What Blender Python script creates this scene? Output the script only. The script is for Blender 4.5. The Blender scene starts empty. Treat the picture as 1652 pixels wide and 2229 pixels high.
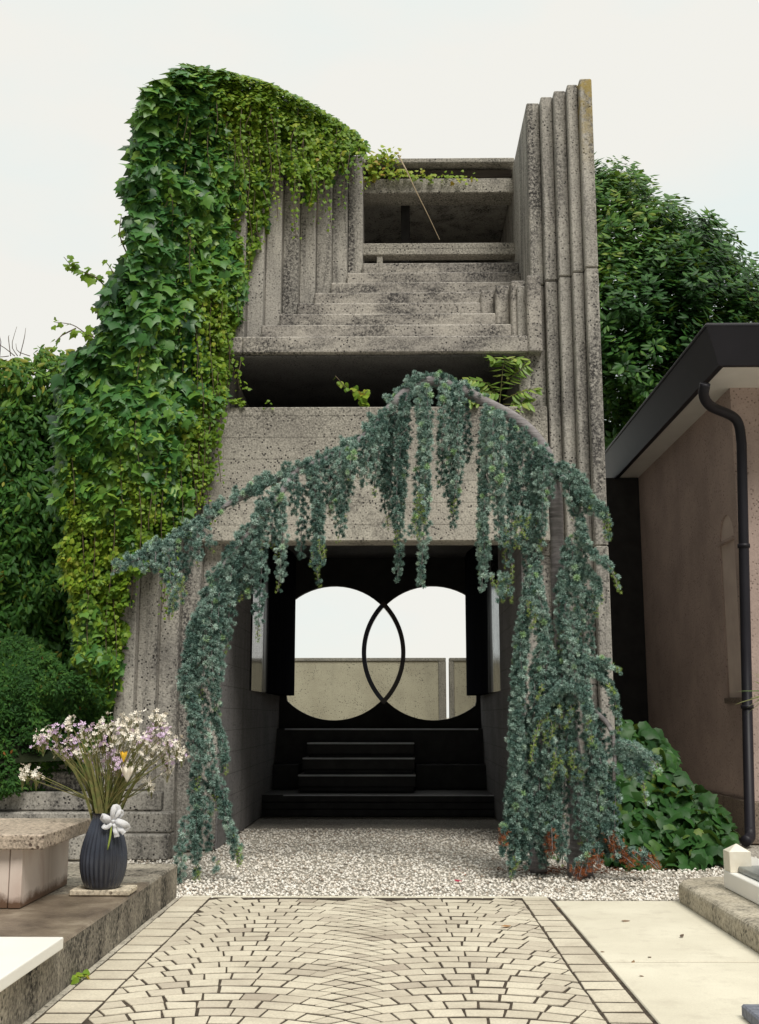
import bpy, bmesh, math, random
import numpy as np
from mathutils import Vector, Matrix
from mathutils.geometry import tessellate_polygon
random.seed(7); rng = np.random.default_rng(11)
scene = bpy.context.scene
col = scene.collection
R = math.radians

# ------------------------------------------------------------------ camera model
F = 2460.0; H = 1.3; TH = R(10.25); PSI = R(0.79)
fw = np.array([-math.sin(PSI)*math.cos(TH), math.cos(PSI)*math.cos(TH), math.sin(TH)])
rt = np.array([math.cos(PSI), math.sin(PSI), 0.0])
upv = np.array([math.sin(PSI)*math.sin(TH), -math.cos(PSI)*math.sin(TH), math.cos(TH)])
def ray(px, py): return fw + rt*((px-826.0)/F) + upv*((1114.5-py)/F)
def P(px, py, Y):
    d = ray(px, py); t = Y/d[1]; return np.array([d[0]*t, Y, H+d[2]*t])
def G(px, py, z=0.0):
    d = ray(px, py); t = (z-H)/d[2]; return np.array([d[0]*t, d[1]*t, z])
def PX(px, py, Y): return float(P(px, py, Y)[0])
def PZ(py, Y, px=850): return float(P(px, py, Y)[2])
cam_d = bpy.data.cameras.new('camera'); cam = bpy.data.objects.new('camera', cam_d); col.objects.link(cam)
cam.location = (0, 0, H); cam.rotation_euler = (math.pi/2+TH, 0, PSI)
cam_d.sensor_fit = 'HORIZONTAL'; cam_d.sensor_width = 36; cam_d.lens = F/1652*36
cam_d.clip_end = 2000; cam_d.clip_start = 0.05
scene.camera = cam

# ------------------------------------------------------------------ scene objects helpers
def tag(o, label=None, cat=None, group=None, kind=None):
    if label: o['label'] = label
    if cat: o['category'] = cat
    if group: o['group'] = group
    if kind: o['kind'] = kind
    return o
def thing(name, label, cat, loc=(0,0,0), group=None):
    o = bpy.data.objects.new(name, None); col.objects.link(o); o.location = loc
    o.empty_display_size = 0.2
    return tag(o, label, cat, group)
def link(name, me, mat, parent=None):
    o = bpy.data.objects.new(name, me); col.objects.link(o)
    for m in (mat if isinstance(mat, (list, tuple)) else [mat]):
        if m: me.materials.append(m)
    if parent is not None:
        o.parent = parent
        o.matrix_parent_inverse = Matrix.Translation(-Vector(parent_loc(parent)))
    return o
def parent_loc(p):
    v = Vector(p.location)
    q = p
    while q.parent is not None:
        v = Vector((0,0,0)) if q.type == 'MESH' else v
        q = q.parent
    return v

class MB:
    """collects boxes, prisms, tubes, lathes into one mesh (world coordinates)"""
    def __init__(s): s.v = []; s.f = []; s.mi = []; s.cur = 0
    def add(s, vs, fs):
        o = len(s.v); s.v += [tuple(float(c) for c in v) for v in vs]
        for f in fs: s.f.append([i+o for i in f]); s.mi.append(s.cur)
        return s
    def box(s, x0, x1, y0, y1, z0, z1):
        return s.add([(x0,y0,z0),(x1,y0,z0),(x1,y1,z0),(x0,y1,z0),(x0,y0,z1),(x1,y0,z1),(x1,y1,z1),(x0,y1,z1)],
            [(0,3,2,1),(4,5,6,7),(0,1,5,4),(1,2,6,5),(2,3,7,6),(3,0,4,7)])
    def hexa(s, b, t):
        return s.add(list(b)+list(t), [(0,3,2,1),(4,5,6,7),(0,1,5,4),(1,2,6,5),(2,3,7,6),(3,0,4,7)])
    def prism(s, pts, z0, z1):
        n = len(pts)
        return s.add([(p[0],p[1],z0) for p in pts]+[(p[0],p[1],z1) for p in pts],
            [tuple(range(n-1,-1,-1)), tuple(range(n,2*n))]+[(i,(i+1)%n,n+(i+1)%n,n+i) for i in range(n)])
    def tube(s, pts, rad, n=8, cap=True):
        pts = [Vector(p) for p in pts]
        if not hasattr(rad, '__len__'): rad = [rad]*len(pts)
        vs = []; prev = None
        for i, p in enumerate(pts):
            t = (pts[min(i+1,len(pts)-1)]-pts[max(i-1,0)])
            if t.length < 1e-9: t = Vector((0,0,1))
            t.normalize()
            if prev is None:
                a = Vector((0,0,1)) if abs(t.z) < .9 else Vector((1,0,0))
                u = t.cross(a).normalized()
            else:
                u = (prev - t*prev.dot(t))
                u = u.normalized() if u.length > 1e-6 else t.orthogonal().normalized()
            prev = u; w = t.cross(u)
            for k in range(n):
                a = 2*math.pi*k/n
                vs.append(p + (u*math.cos(a)+w*math.sin(a))*rad[i])
        fs = []
        for i in range(len(pts)-1):
            for k in range(n):
                fs.append((i*n+k, i*n+(k+1)%n, (i+1)*n+(k+1)%n, (i+1)*n+k))
        if cap:
            fs.append(tuple(range(n-1,-1,-1))); fs.append(tuple((len(pts)-1)*n+k for k in range(n)))
        return s.add(vs, fs)
    def grid(s, nu, nv, fn, closed=False):
        vs = [fn(i, j) for i in range(nu) for j in range(nv)]
        fs = []
        for i in range(nu-1):
            for j in range(nv-(0 if closed else 1)):
                fs.append((i*nv+j, i*nv+(j+1)%nv, (i+1)*nv+(j+1)%nv, (i+1)*nv+j))
        return s.add(vs, fs)
    def build(s, name, mat, parent=None, smooth=False, bevel=0.0, seg=1):
        me = bpy.data.meshes.new(name); me.from_pydata(s.v, [], s.f); me.update()
        o = link(name, me, mat, parent)
        if isinstance(mat, (list, tuple)) and len(mat) > 1:
            me.polygons.foreach_set('material_index', s.mi)
        if smooth: me.polygons.foreach_set('use_smooth', [True]*len(me.polygons))
        if bevel > 0:
            b = o.modifiers.new('bevel', 'BEVEL'); b.width = bevel; b.segments = seg; b.limit_method = 'ANGLE'; b.angle_limit = R(40)
        return o

def smooth_path(pts, n):
    """Catmull-Rom resample of a polyline to n points"""
    pts = np.array(pts, float); m = len(pts)
    if m == 2: return pts[0]+(pts[1]-pts[0])*np.linspace(0,1,n)[:,None]
    ext = np.vstack([2*pts[0]-pts[1], pts, 2*pts[-1]-pts[-2]])
    out = []
    for u in np.linspace(0, m-1, n):
        i = min(int(u), m-2); t = u-i
        p0,p1,p2,p3 = ext[i],ext[i+1],ext[i+2],ext[i+3]
        out.append(.5*((2*p1)+(-p0+p2)*t+(2*p0-5*p1+4*p2-p3)*t*t+(-p0+3*p1-3*p2+p3)*t**3))
    return np.array(out)

def norm(a): return a/np.maximum(np.linalg.norm(a, axis=-1, keepdims=True), 1e-9)
def frames(n, t):
    """rotation matrices with local y along -t (tip direction = -y), z along n"""
    n = norm(n); t = norm(t - n*np.sum(n*t, -1, keepdims=True))
    y = -t; x = np.cross(y, n)
    return np.stack([x, y, n], axis=-1)
def scatter(name, tmpl, M, T, S, val, mat, parent=None, midx=None):
    """one mesh of many transformed copies of a small template; val = per-leaf value in attribute 'v'"""
    tv, tf = tmpl; tv = np.array(tv, float); N = len(T); nv = len(tv)
    S = np.asarray(S, float)
    if S.ndim == 1: S = np.repeat(S[:,None], 3, 1)
    V = np.einsum('nij,nkj->nki', M, tv[None]*S[:,None,:]) + np.asarray(T)[:,None,:]
    V = V.reshape(-1, 3)
    sizes = np.array([len(f) for f in tf]); flat = np.concatenate([np.array(f) for f in tf])
    loops = (flat[None]+np.arange(N)[:,None]*nv).ravel()
    starts0 = np.concatenate([[0], np.cumsum(sizes)[:-1]])
    starts = (starts0[None]+np.arange(N)[:,None]*len(flat)).ravel()
    me = bpy.data.meshes.new(name)
    me.vertices.add(len(V)); me.vertices.foreach_set('co', V.ravel().astype(np.float32))
    me.loops.add(len(loops)); me.loops.foreach_set('vertex_index', loops.astype(np.int32))
    me.polygons.add(len(starts)); me.polygons.foreach_set('loop_start', starts.astype(np.int32))
    me.update(calc_edges=True)
    at = me.attributes.new('v', 'FLOAT', 'FACE')
    at.data.foreach_set('value', np.repeat(np.asarray(val, float), len(sizes)).astype(np.float32))
    return link(name, me, mat, parent)

# ------------------------------------------------------------------ materials
def srgb(r, g, b):
    f = lambda c: (c/255/12.92 if c/255 <= .04045 else ((c/255+.055)/1.055)**2.4)
    return (f(r), f(g), f(b), 1)
class NT:
    def __init__(s, name):
        s.m = bpy.data.materials.new(name); s.m.use_nodes = True; s.t = s.m.node_tree
        s.b = s.t.nodes['Principled BSDF']; s.out = s.t.nodes['Material Output']
    def n(s, typ, **kw):
        nd = s.t.nodes.new(typ)
        for k, v in kw.items():
            if k in nd.inputs: nd.inputs[k].default_value = v
            else: setattr(nd, k, v)
        return nd
    def l(s, a, b): s.t.links.new(a, b)
    def coord(s, scale=(1,1,1)):
        tc = s.n('ShaderNodeTexCoord'); mp = s.n('ShaderNodeMapping'); mp.inputs['Scale'].default_value = scale
        s.l(tc.outputs['Object'], mp.inputs['Vector']); return mp.outputs['Vector']
    def noise(s, scale, detail=4, rough=.55, vec=None, dist=0):
        nd = s.n('ShaderNodeTexNoise'); nd.inputs['Scale'].default_value = scale; nd.inputs['Detail'].default_value = detail
        nd.inputs['Roughness'].default_value = rough; nd.inputs['Distortion'].default_value = dist
        s.l(vec if vec is not None else s.coord(), nd.inputs['Vector']); return nd.outputs['Fac']
    def ramp(s, fac, stops):
        nd = s.n('ShaderNodeValToRGB'); cr = nd.color_ramp
        while len(cr.elements) < len(stops): cr.elements.new(.5)
        for e, (p, c) in zip(cr.elements, stops):
            e.position = p; e.color = c if hasattr(c, '__len__') else (c,c,c,1)
        s.l(fac, nd.inputs['Fac']); return nd.outputs['Color']
    def mix(s, fac, a, b, mode='MIX'):
        nd = s.n('ShaderNodeMix'); nd.data_type = 'RGBA'; nd.blend_type = mode
        for sock, v in ((nd.inputs[0], fac), (nd.inputs[6], a), (nd.inputs[7], b)):
            if isinstance(v, (int, float)): sock.default_value = v
            elif isinstance(v, tuple): sock.default_value = v
            else: s.l(v, sock)
        return nd.outputs[2]
    def bump(s, h, strength=.3, dist=.01, prev=None):
        nd = s.n('ShaderNodeBump'); nd.inputs['Strength'].default_value = strength; nd.inputs['Distance'].default_value = dist
        s.l(h, nd.inputs['Height'])
        if prev is not None: s.l(prev, nd.inputs['Normal'])
        return nd.outputs['Normal']

def concrete(name, light, mid, dark, lichen=.5, boards=False, rough=.9, speck=.6, stretch=(3.5,3.5,.35), lich_lo=.52, topz=None):
    t = NT(name)
    base = t.ramp(t.noise(1.3, 8, .62), [(.32, mid), (.62, light)])
    fine = t.noise(55, 3, .7)
    base = t.mix(speck, base, t.mix(1.0, base, t.ramp(fine, [(.34, .3), (.5, 1.0), (.68, 1.45)]), 'MULTIPLY'))
    vo = t.n('ShaderNodeTexVoronoi'); vo.inputs['Scale'].default_value = 26; t.l(t.coord(), vo.inputs['Vector'])
    pitmask = t.ramp(t.noise(3.2, 4), [(.40, .12), (.60, 1.)])
    pits = t.mix(1., t.ramp(vo.outputs['Distance'], [(.17, 1.), (.30, 0.)]), pitmask, 'MULTIPLY')
    base = t.mix(pits, base, dark)
    st = t.noise(1.0, 9, .72, t.coord(stretch), .4)
    lich = t.mix(1., t.ramp(st, [(lich_lo, 0.), (lich_lo+.16, 1.)]), t.ramp(t.noise(34, 2, .8), [(.38, .15), (.58, 1.)]), 'MULTIPLY')
    lf = t.n('ShaderNodeMath', operation='MULTIPLY'); lf.inputs[1].default_value = lichen; t.l(lich, lf.inputs[0])
    base = t.mix(lf.outputs[0], base, dark)
    h = t.mix(.5, fine, t.noise(9, 6, .6))
    nrm = t.bump(h, .55, .012)
    inv = t.ramp(pits, [(0., 1.), (1., 0.)])
    nrm = t.bump(inv, .5, .01, nrm)
    if boards:
        wv = t.n('ShaderNodeTexWave', bands_direction='Z', wave_profile='SAW')
        wv.inputs['Scale'].default_value = .314/.23; wv.inputs['Distortion'].default_value = .12; wv.inputs['Detail'].default_value = 1
        t.l(t.coord(), wv.inputs['Vector'])
        ln = t.ramp(wv.outputs['Fac'], [(0., .25), (.055, 1.), (1., 1.)])
        base = t.mix(.6, base, t.mix(1., base, ln, 'MULTIPLY'))
        nrm = t.bump(ln, .35, .006, nrm)
    if topz is not None:
        sep = t.n('ShaderNodeSeparateXYZ'); t.l(t.coord(), sep.inputs[0])
        ad = t.n('ShaderNodeMath', operation='MULTIPLY_ADD'); t.l(t.noise(2.5, 5, .65), ad.inputs[0]); ad.inputs[1].default_value = .9; t.l(sep.outputs['Z'], ad.inputs[2])
        mr = t.n('ShaderNodeMapRange'); t.l(ad.outputs[0], mr.inputs[0]); mr.inputs[1].default_value = topz+.45-.35; mr.inputs[2].default_value = topz+.45+.45; mr.inputs[4].default_value = .75
        base = t.mix(mr.outputs[0], base, t.mix(1., base, t.ramp(t.noise(48, 3, .75), [(.35, .2), (.52, .62), (.68, 1.1)]), 'MULTIPLY'))
    t.l(base, t.b.inputs['Base Color']); t.l(nrm, t.b.inputs['Normal'])
    t.b.inputs['Roughness'].default_value = rough; t.b.inputs['Specular IOR Level'].default_value = .25
    return t.m

def leafmat(name, stops, trans=.25, rough=.42, spec=.5, tcol=None):
    t = NT(name)
    at = t.n('ShaderNodeAttribute'); at.attribute_name = 'v'
    c = t.ramp(at.outputs['Fac'], stops)
    c = t.mix(.35, c, t.mix(1., c, t.ramp(t.noise(14, 2), [(.3, .55), (.7, 1.4)]), 'MULTIPLY'))
    t.l(c, t.b.inputs['Base Color']); t.b.inputs['Roughness'].default_value = rough
    t.b.inputs['Specular IOR Level'].default_value = spec
    if trans > 0:
        tr = t.n('ShaderNodeBsdfTranslucent'); t.l(t.mix(.5, c, (.25,.35,.04,1)), tr.inputs['Color'])
        mx = t.n('ShaderNodeMixShader'); mx.inputs[0].default_value = trans
        t.l(t.b.outputs[0], mx.inputs[1]); t.l(tr.outputs[0], mx.inputs[2]); t.l(mx.outputs[0], t.out.inputs['Surface'])
    return t.m
def simple(name, c1, c2=None, scale=6, rough=.7, spec=.4, bump=0., bscale=40, metal=0., stretch=(1,1,1)):
    t = NT(name)
    if c2 is None: t.b.inputs['Base Color'].default_value = c1
    else: t.l(t.ramp(t.noise(scale, 6, .6, t.coord(stretch)), [(.35, c1), (.65, c2)]), t.b.inputs['Base Color'])
    if bump: t.l(t.bump(t.noise(bscale, 4, .6, t.coord(stretch)), bump, .01), t.b.inputs['Normal'])
    t.b.inputs['Roughness'].default_value = rough; t.b.inputs['Specular IOR Level'].default_value = spec; t.b.inputs['Metallic'].default_value = metal
    return t.m

M = {}
M['concrete'] = concrete('weathered_concrete', (.455,.43,.385,1), (.295,.28,.257,1), (.03,.028,.029,1), .95, lich_lo=.455)
M['ledge'] = concrete('ledge_concrete', (.43,.40,.355,1), (.275,.255,.235,1), (.032,.030,.032,1), .92, stretch=(1.1,1.1,2.6), lich_lo=.43)
M['beam'] = concrete('boardmarked_concrete', (.51,.48,.415,1), (.36,.335,.295,1), (.04,.037,.037,1), .9, boards=True, stretch=(1.2,1.2,1.0), lich_lo=.52, topz=3.9)
M['passage'] = concrete('passage_concrete', (.17,.165,.165,1), (.11,.107,.108,1), (.04,.04,.04,1), .4, boards=True)  # darker copy of the concrete; shade of passage and recess put into colour
M['lining'] = concrete('smooth_passage_concrete', (.26,.25,.25,1), (.18,.174,.176,1), (.05,.05,.05,1), .5, boards=True, speck=.3)  # smoother concrete; its darker tone also carries the passage shade
M['dark_step'] = simple('shaded_polished_concrete', (.022,.0215,.022,1), (.042,.041,.042,1), 5, .4, .2, .06, 60)  # near-black steps: the passage shade is put into the base colour
M['ringwall'] = simple('shaded_dark_concrete', (.022,.021,.021,1), (.036,.034,.034,1), 4, .65, .25, .15)  # plain concrete seen against the light, its shade put into the colour
M['blue'] = simple('blue_mosaic', (.02,.03,.12,1), (.035,.04,.07,1), 60, .3, .5)
M['brown'] = simple('brown_mosaic', (.05,.02,.018,1), (.03,.02,.02,1), 60, .3, .5)
M['panel'] = simple('polished_dark_plaster', (.012,.013,.017,1), (.02,.021,.026,1), 3, .07, .6, .16, 9, stretch=(9,9,.12))
_T = NT.__new__(NT); _T.m = M['panel']; _T.t = M['panel'].node_tree; _T.b = _T.t.nodes['Principled BSDF']
_sy = _T.n('ShaderNodeSeparateXYZ'); _T.l(_T.coord(), _sy.inputs[0])
_ad = _T.n('ShaderNodeMath', operation='MULTIPLY_ADD'); _T.l(_T.noise(1., 5, .7, _T.coord((2.2,5,.06))), _ad.inputs[0]); _ad.inputs[1].default_value = 1.6; _T.l(_sy.outputs['Y'], _ad.inputs[2])
_mr = _T.n('ShaderNodeMapRange'); _T.l(_ad.outputs[0], _mr.inputs[0]); _mr.inputs[1].default_value = 15.5; _mr.inputs[2].default_value = 16.05; _mr.inputs[3].default_value = .08; _mr.inputs[4].default_value = .75
_T.l(_mr.outputs[0], _T.b.inputs['Roughness'])
_ms = _T.n('ShaderNodeMapRange'); _T.l(_ad.outputs[0], _ms.inputs[0]); _ms.inputs[1].default_value = 15.5; _ms.inputs[2].default_value = 16.05; _ms.inputs[3].default_value = .5; _ms.inputs[4].default_value = .0
_T.l(_ms.outputs[0], _T.b.inputs['Specular IOR Level'])
M['farwall'] = concrete('far_wall_plaster', (.42,.40,.30,1), (.33,.31,.23,1), (.12,.12,.1,1), .25, stretch=(2.5,2.5,.3), speck=.25)
M['farcap'] = concrete('far_wall_edge', (.28,.27,.23,1), (.2,.19,.17,1), (.06,.06,.05,1), .5)
M['edge_glint'] = simple('step_edge_glint', (.85,.86,.9,1), (.6,.61,.66,1), 3, .35, .5)  # pale colour standing in for sky light glinting on step edges
M['wood'] = simple('old_timber', (.05,.04,.035,1), (.09,.075,.06,1), 4, .8, .2, .3, 12, stretch=(.5,8,8))

# ------------------------------------------------------------------ world and light
w = bpy.data.worlds.new('World'); scene.world = w; w.use_nodes = True
wt = w.node_tree; wt.nodes.clear()
SUN_EL, SUN_AZ = R(54), R(158)
sky = wt.nodes.new('ShaderNodeTexSky'); sky.sky_type = 'NISHITA'; sky.sun_disc = False
sky.sun_elevation = SUN_EL; sky.sun_rotation = SUN_AZ
bg1 = wt.nodes.new('ShaderNodeBackground'); bg1.inputs['Strength'].default_value = .1
wt.links.new(sky.outputs[0], bg1.inputs['Color'])
tc = wt.nodes.new('ShaderNodeTexCoord'); sp = wt.nodes.new('ShaderNodeSeparateXYZ'); wt.links.new(tc.outputs['Generated'], sp.inputs[0])
rz = wt.nodes.new('ShaderNodeValToRGB'); wt.links.new(sp.outputs['Z'], rz.inputs['Fac'])
for _ in range(2): rz.color_ramp.elements.new(.5)
for e, (p, v) in zip(rz.color_ramp.elements, ((0, .30), (.58, .305), (.75, .5), (1, .72))):
    e.position = p; e.color = (v, v, v, 1)
ry = wt.nodes.new('ShaderNodeMapRange'); wt.links.new(sp.outputs['Y'], ry.inputs['Value'])
ry.inputs['From Min'].default_value = -.6; ry.inputs['From Max'].default_value = .5; ry.inputs['To Min'].default_value = .24; ry.inputs['To Max'].default_value = 1.
mu = wt.nodes.new('ShaderNodeMath'); mu.operation = 'MULTIPLY'; wt.links.new(rz.outputs['Color'], mu.inputs[0]); wt.links.new(ry.outputs[0], mu.inputs[1])
ms = wt.nodes.new('ShaderNodeMath'); ms.operation = 'MULTIPLY'; ms.inputs[1].default_value = 3.05; wt.links.new(mu.outputs[0], ms.inputs[0])
nz = wt.nodes.new('ShaderNodeTexNoise'); nz.inputs['Scale'].default_value = 2.2; nz.inputs['Detail'].default_value = 5
mp = wt.nodes.new('ShaderNodeMapping'); mp.inputs['Scale'].default_value = (1, 1, 2.5); mp.inputs['Location'].default_value = (.4, .1, 0)
wt.links.new(tc.outputs['Generated'], mp.inputs[0]); wt.links.new(mp.outputs[0], nz.inputs['Vector'])
cr = wt.nodes.new('ShaderNodeValToRGB'); wt.links.new(nz.outputs['Fac'], cr.inputs['Fac'])
cr.color_ramp.elements[0].position = .38; cr.color_ramp.elements[0].color = (.90, .985, .96, 1)
cr.color_ramp.elements[1].position = .55; cr.color_ramp.elements[1].color = (1, .985, .92, 1)
bg2 = wt.nodes.new('ShaderNodeBackground'); wt.links.new(cr.outputs[0], bg2.inputs['Color']); wt.links.new(ms.outputs[0], bg2.inputs['Strength'])
mxs = wt.nodes.new('ShaderNodeMixShader'); mxs.inputs[0].default_value = .95
wt.links.new(bg1.outputs[0], mxs.inputs[1]); wt.links.new(bg2.outputs[0], mxs.inputs[2])
wo = wt.nodes.new('ShaderNodeOutputWorld'); wt.links.new(mxs.outputs[0], wo.inputs['Surface'])
sl = bpy.data.lights.new('sun', 'SUN'); sl.energy = 3.2; sl.angle = R(24); sl.color = (1, .96, .88)
so = bpy.data.objects.new('sun', sl); col.objects.link(so)
sd = Vector((math.sin(SUN_AZ)*math.cos(SUN_EL), math.cos(SUN_AZ)*math.cos(SUN_EL), math.sin(SUN_EL)))
so.rotation_euler = sd.to_track_quat('Z', 'Y').to_euler()
vs = scene.view_settings; vs.view_transform = 'Standard'; vs.look = 'None'; vs.exposure = 0; vs.gamma = 1

# ------------------------------------------------------------------ ground
def ground_mat():
    t = NT('gravel_ground')
    vo = t.n('ShaderNodeTexVoronoi'); vo.inputs['Scale'].default_value = 48; t.l(t.coord(), vo.inputs['Vector'])
    c = t.ramp(vo.outputs['Color'], [(.1, (.36,.32,.26,1)), (.5, (.56,.52,.45,1)), (.9, (.74,.7,.62,1))])
    c = t.mix(t.ramp(vo.outputs['Distance'], [(.35, 0.), (.7, .75)]), c, (.09,.075,.06,1))
    c = t.mix(.25, c, t.ramp(t.noise(.8, 5), [(.3, (.3,.27,.22,1)), (.7, (.6,.57,.5,1))]))
    t.l(c, t.b.inputs['Base Color']); t.l(t.bump(vo.outputs['Distance'], -.8, .02) if False else t.bump(t.ramp(vo.outputs['Distance'], [(0., 1.), (.7, 0.)]), .8, .015), t.b.inputs['Normal'])
    t.b.inputs['Roughness'].default_value = .9
    return t.m
M['gravel'] = ground_mat()
g = MB(); g.add([(-600,-200,-.012),(600,-200,-.012),(600,1200,-.012),(-600,1200,-.012)], [(0,1,2,3)])
tag(g.build('ground', M['gravel']), kind='structure')
Y_END = float(G(800, 1957)[1])               # far end of the paved path
# pebbles lying over the gravel bed
PB = [(0,0,1),(1,0,0),(.3,.95,0),(-.8,.6,0),(-.8,-.6,0),(.3,-.95,0),(0,0,-.6)]
PF = [(0,1,2),(0,2,3),(0,3,4),(0,4,5),(0,5,1),(6,2,1),(6,3,2),(6,4,3),(6,5,4),(6,1,5)]
N = 26000
yy = Y_END-.02 + (rng.random(N)**1.35)*5.2; xx = -2.6+rng.random(N)*6.2
keep = ~((xx < -1.8) & (yy > 11.0)) & ~((xx > 1.3) & (yy > 11.0)); xx, yy = xx[keep], yy[keep]; N = len(xx)
ang = rng.random(N)*6.28; Mz = np.zeros((N,3,3)); tl = (rng.random(N)-.5)*.6
Mz[:,0,0] = np.cos(ang); Mz[:,0,1] = -np.sin(ang); Mz[:,1,0] = np.sin(ang); Mz[:,1,1] = np.cos(ang); Mz[:,2,2] = 1; Mz[:,2,0] = tl
S = .007+rng.random(N)**2*.0095
T = np.stack([xx, yy, S*.35-.008+rng.random(N)*.008], -1)
t = NT('pebble'); at = t.n('ShaderNodeAttribute'); at.attribute_name = 'v'
t.l(t.ramp(at.outputs['Fac'], [(0, (.26,.19,.14,1)), (.10, (.56,.50,.42,1)), (.5, (.80,.75,.67,1)), (1, (.92,.89,.83,1))]), t.b.inputs['Base Color']); t.b.inputs['Roughness'].default_value = .8
M['pebble'] = t.m
tag(scatter('gravel_bed', (PB, PF), Mz, T, np.stack([S*1.25, S, S*.8], -1), rng.random(N), M['pebble']), kind='stuff', label='pale loose gravel between the paved path and the gatehouse', cat='gravel')

# ------------------------------------------------------------------ path of fan-laid setts
def sett_mat():
    t = NT('pale_sett'); at = t.n('ShaderNodeAttribute'); at.attribute_name = 'v'
    c = t.ramp(at.outputs['Fac'], [(0, (.42,.36,.285,1)), (.06, (.52,.46,.365,1)), (.6, (.60,.54,.425,1)), (1, (.65,.59,.47,1))])
    c = t.mix(.5, c, t.mix(1., c, t.ramp(t.noise(90, 3, .7), [(.3, .62), (.6, 1.08)]), 'MULTIPLY'))
    c = t.mix(t.ramp(t.noise(2.2, 6, .65), [(.46, 0.), (.75, .6)]), c, (.30,.25,.19,1))
    t.l(c, t.b.inputs['Base Color']); t.l(t.bump(t.noise(70, 4, .7), .5, .008), t.b.inputs['Normal']); t.b.inputs['Roughness'].default_value = .85
    return t.m
M['sett'] = sett_mat()
M['joint'] = simple('mortar_joint', (.035,.028,.022,1), (.10,.08,.06,1), 25, .95, .1, .4, 60)
XL = float(G(460, 1957)[0]); XRp = float(G(1136, 1962)[0])
XL = (XL+float(G(186,2229)[0]))/2; XRp = (XRp+float(G(1318,2229)[0]))/2
bandL = XL-.22; bandR = XRp+.20
Y0 = 3.2
class Stones:
    def __init__(s): s.v=[]; s.f=[]; s.a=[]
    def quad(s, c, zt, zb, gap, val):
        c = np.array(c, float)+rng.normal(size=(4,2))*.0022; m = c.mean(0); n = 4
        ext = np.maximum(c.max(0)-c.min(0), .03)
        def shrink(gx, gy): return m+(c-m)*np.array([max(.3, 1-2*gx/ext[0]), max(.3, 1-2*gy/ext[1])])
        gx, gy = (.0095, .0185) if gap > .007 else (.0062, .0158)
        q = shrink(gx, gy); tp = shrink(gx+.003, gy+.002); jit = rng.normal(size=4)*.0011
        o = len(s.v)
        s.v += [(p[0],p[1],zb) for p in q]+[(p[0],p[1],zt-.0022+j) for p,j in zip(q,jit)]+[(p[0],p[1],zt+j) for p,j in zip(tp,jit)]
        fs = [tuple(range(o+2*n, o+3*n))]
        for k in (0, 1):
            fs += [(o+k*n+i, o+k*n+(i+1)%n, o+(k+1)*n+(i+1)%n, o+(k+1)*n+i) for i in range(n)]
        s.f += fs; s.a += [val]*len(fs)
    def build(s, name, mat):
        me = bpy.data.meshes.new(name); me.from_pydata(s.v, [], s.f); me.update()
        at = me.attributes.new('v', 'FLOAT', 'FACE'); at.data.foreach_set('value', np.array(s.a, np.float32))
        return link(name, me, mat)
st = Stones()
colw = (XRp-XL)/2; Rr = colw/2/math.sin(R(40)); sp_r = .140
NR = int((Y_END-Y0)/sp_r)+12; yb0_ = Y0-Rr-.2
xcs = (XL+colw*.5, XL+colw*1.5); xm_ = XL+colw
def arcy(ci, r, x):
    d = x-xcs[ci]; return yb0_+r*sp_r+math.sqrt(max(1e-4, Rr*Rr-d*d))
def cross(r, q):
    """where left-family arc r meets right-family arc q"""
    lo, hi = xm_-.32, xm_+.32
    for _ in range(30):
        m = (lo+hi)/2
        if arcy(0, r, m) > arcy(1, q, m): lo = m
        else: hi = m
    return ((lo+hi)/2, arcy(0, r, (lo+hi)/2))
KI = 1
for r in range(NR):
    for q in range(r-KI, r+KI+1):
        c = [cross(r,q), cross(r,q+1), cross(r+1,q+1), cross(r+1,q)]
        if max(p[1] for p in c) > Y_END or q < 0: continue
        st.quad([c[0], c[3], c[2], c[1]], 0.0145+random.uniform(-.0008,.0008), .006, .009, random.random())
for ci in range(2):
    sg = 1 if ci == 0 else -1            # work outwards from the seam-side, mirrored for the right column
    for r in range(NR):
        if ci == 0: e0, e1 = cross(r, r+KI+1), cross(r+1, r+KI+1)
        else: e0, e1 = cross(r+KI+1, r), cross(r+KI+1, r+1)
        xe_ = XL if ci == 0 else XRp
        a_e = math.asin(max(-.99,min(.99,(xe_-xcs[ci])/Rr))); a_s = math.asin(max(-.99,min(.99,(e0[0]-xcs[ci])/Rr)))
        bs = [a_s]; a = a_s-sg*((.5+.5*(r % 2))*.15/Rr*random.uniform(.85,1.15))
        while (a-a_e)*sg > .07:
            bs.append(a); a -= sg*random.uniform(.125,.175)/Rr
        bs.append(a_e)
        def top(a):
            x = xcs[ci]+Rr*math.sin(a)+sp_r*math.cos(a)*math.sin(a)*.8
            x = min(max(x, XL), XRp); return (x, arcy(ci, r+1, x))
        for i in range(len(bs)-1):
            p0 = (xcs[ci]+Rr*math.sin(bs[i]), arcy(ci, r, xcs[ci]+Rr*math.sin(bs[i]))); p1 = (xcs[ci]+Rr*math.sin(bs[i+1]), arcy(ci, r, xcs[ci]+Rr*math.sin(bs[i+1])))
            q0 = e1 if i == 0 else top(bs[i]); q1 = (xe_, arcy(ci, r+1, xe_)) if i == len(bs)-2 else top(bs[i+1])
            qd = [p1, p0, q0, q1] if ci == 0 else [p0, p1, q1, q0]
            if max(p[1] for p in qd) > Y_END+.0 or abs(p0[0]-p1[0])+abs(q0[0]-q1[0]) < .05: continue
            st.quad(qd, 0.0145+random.uniform(-.0008,.0008), .006, .006, random.random())
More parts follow.
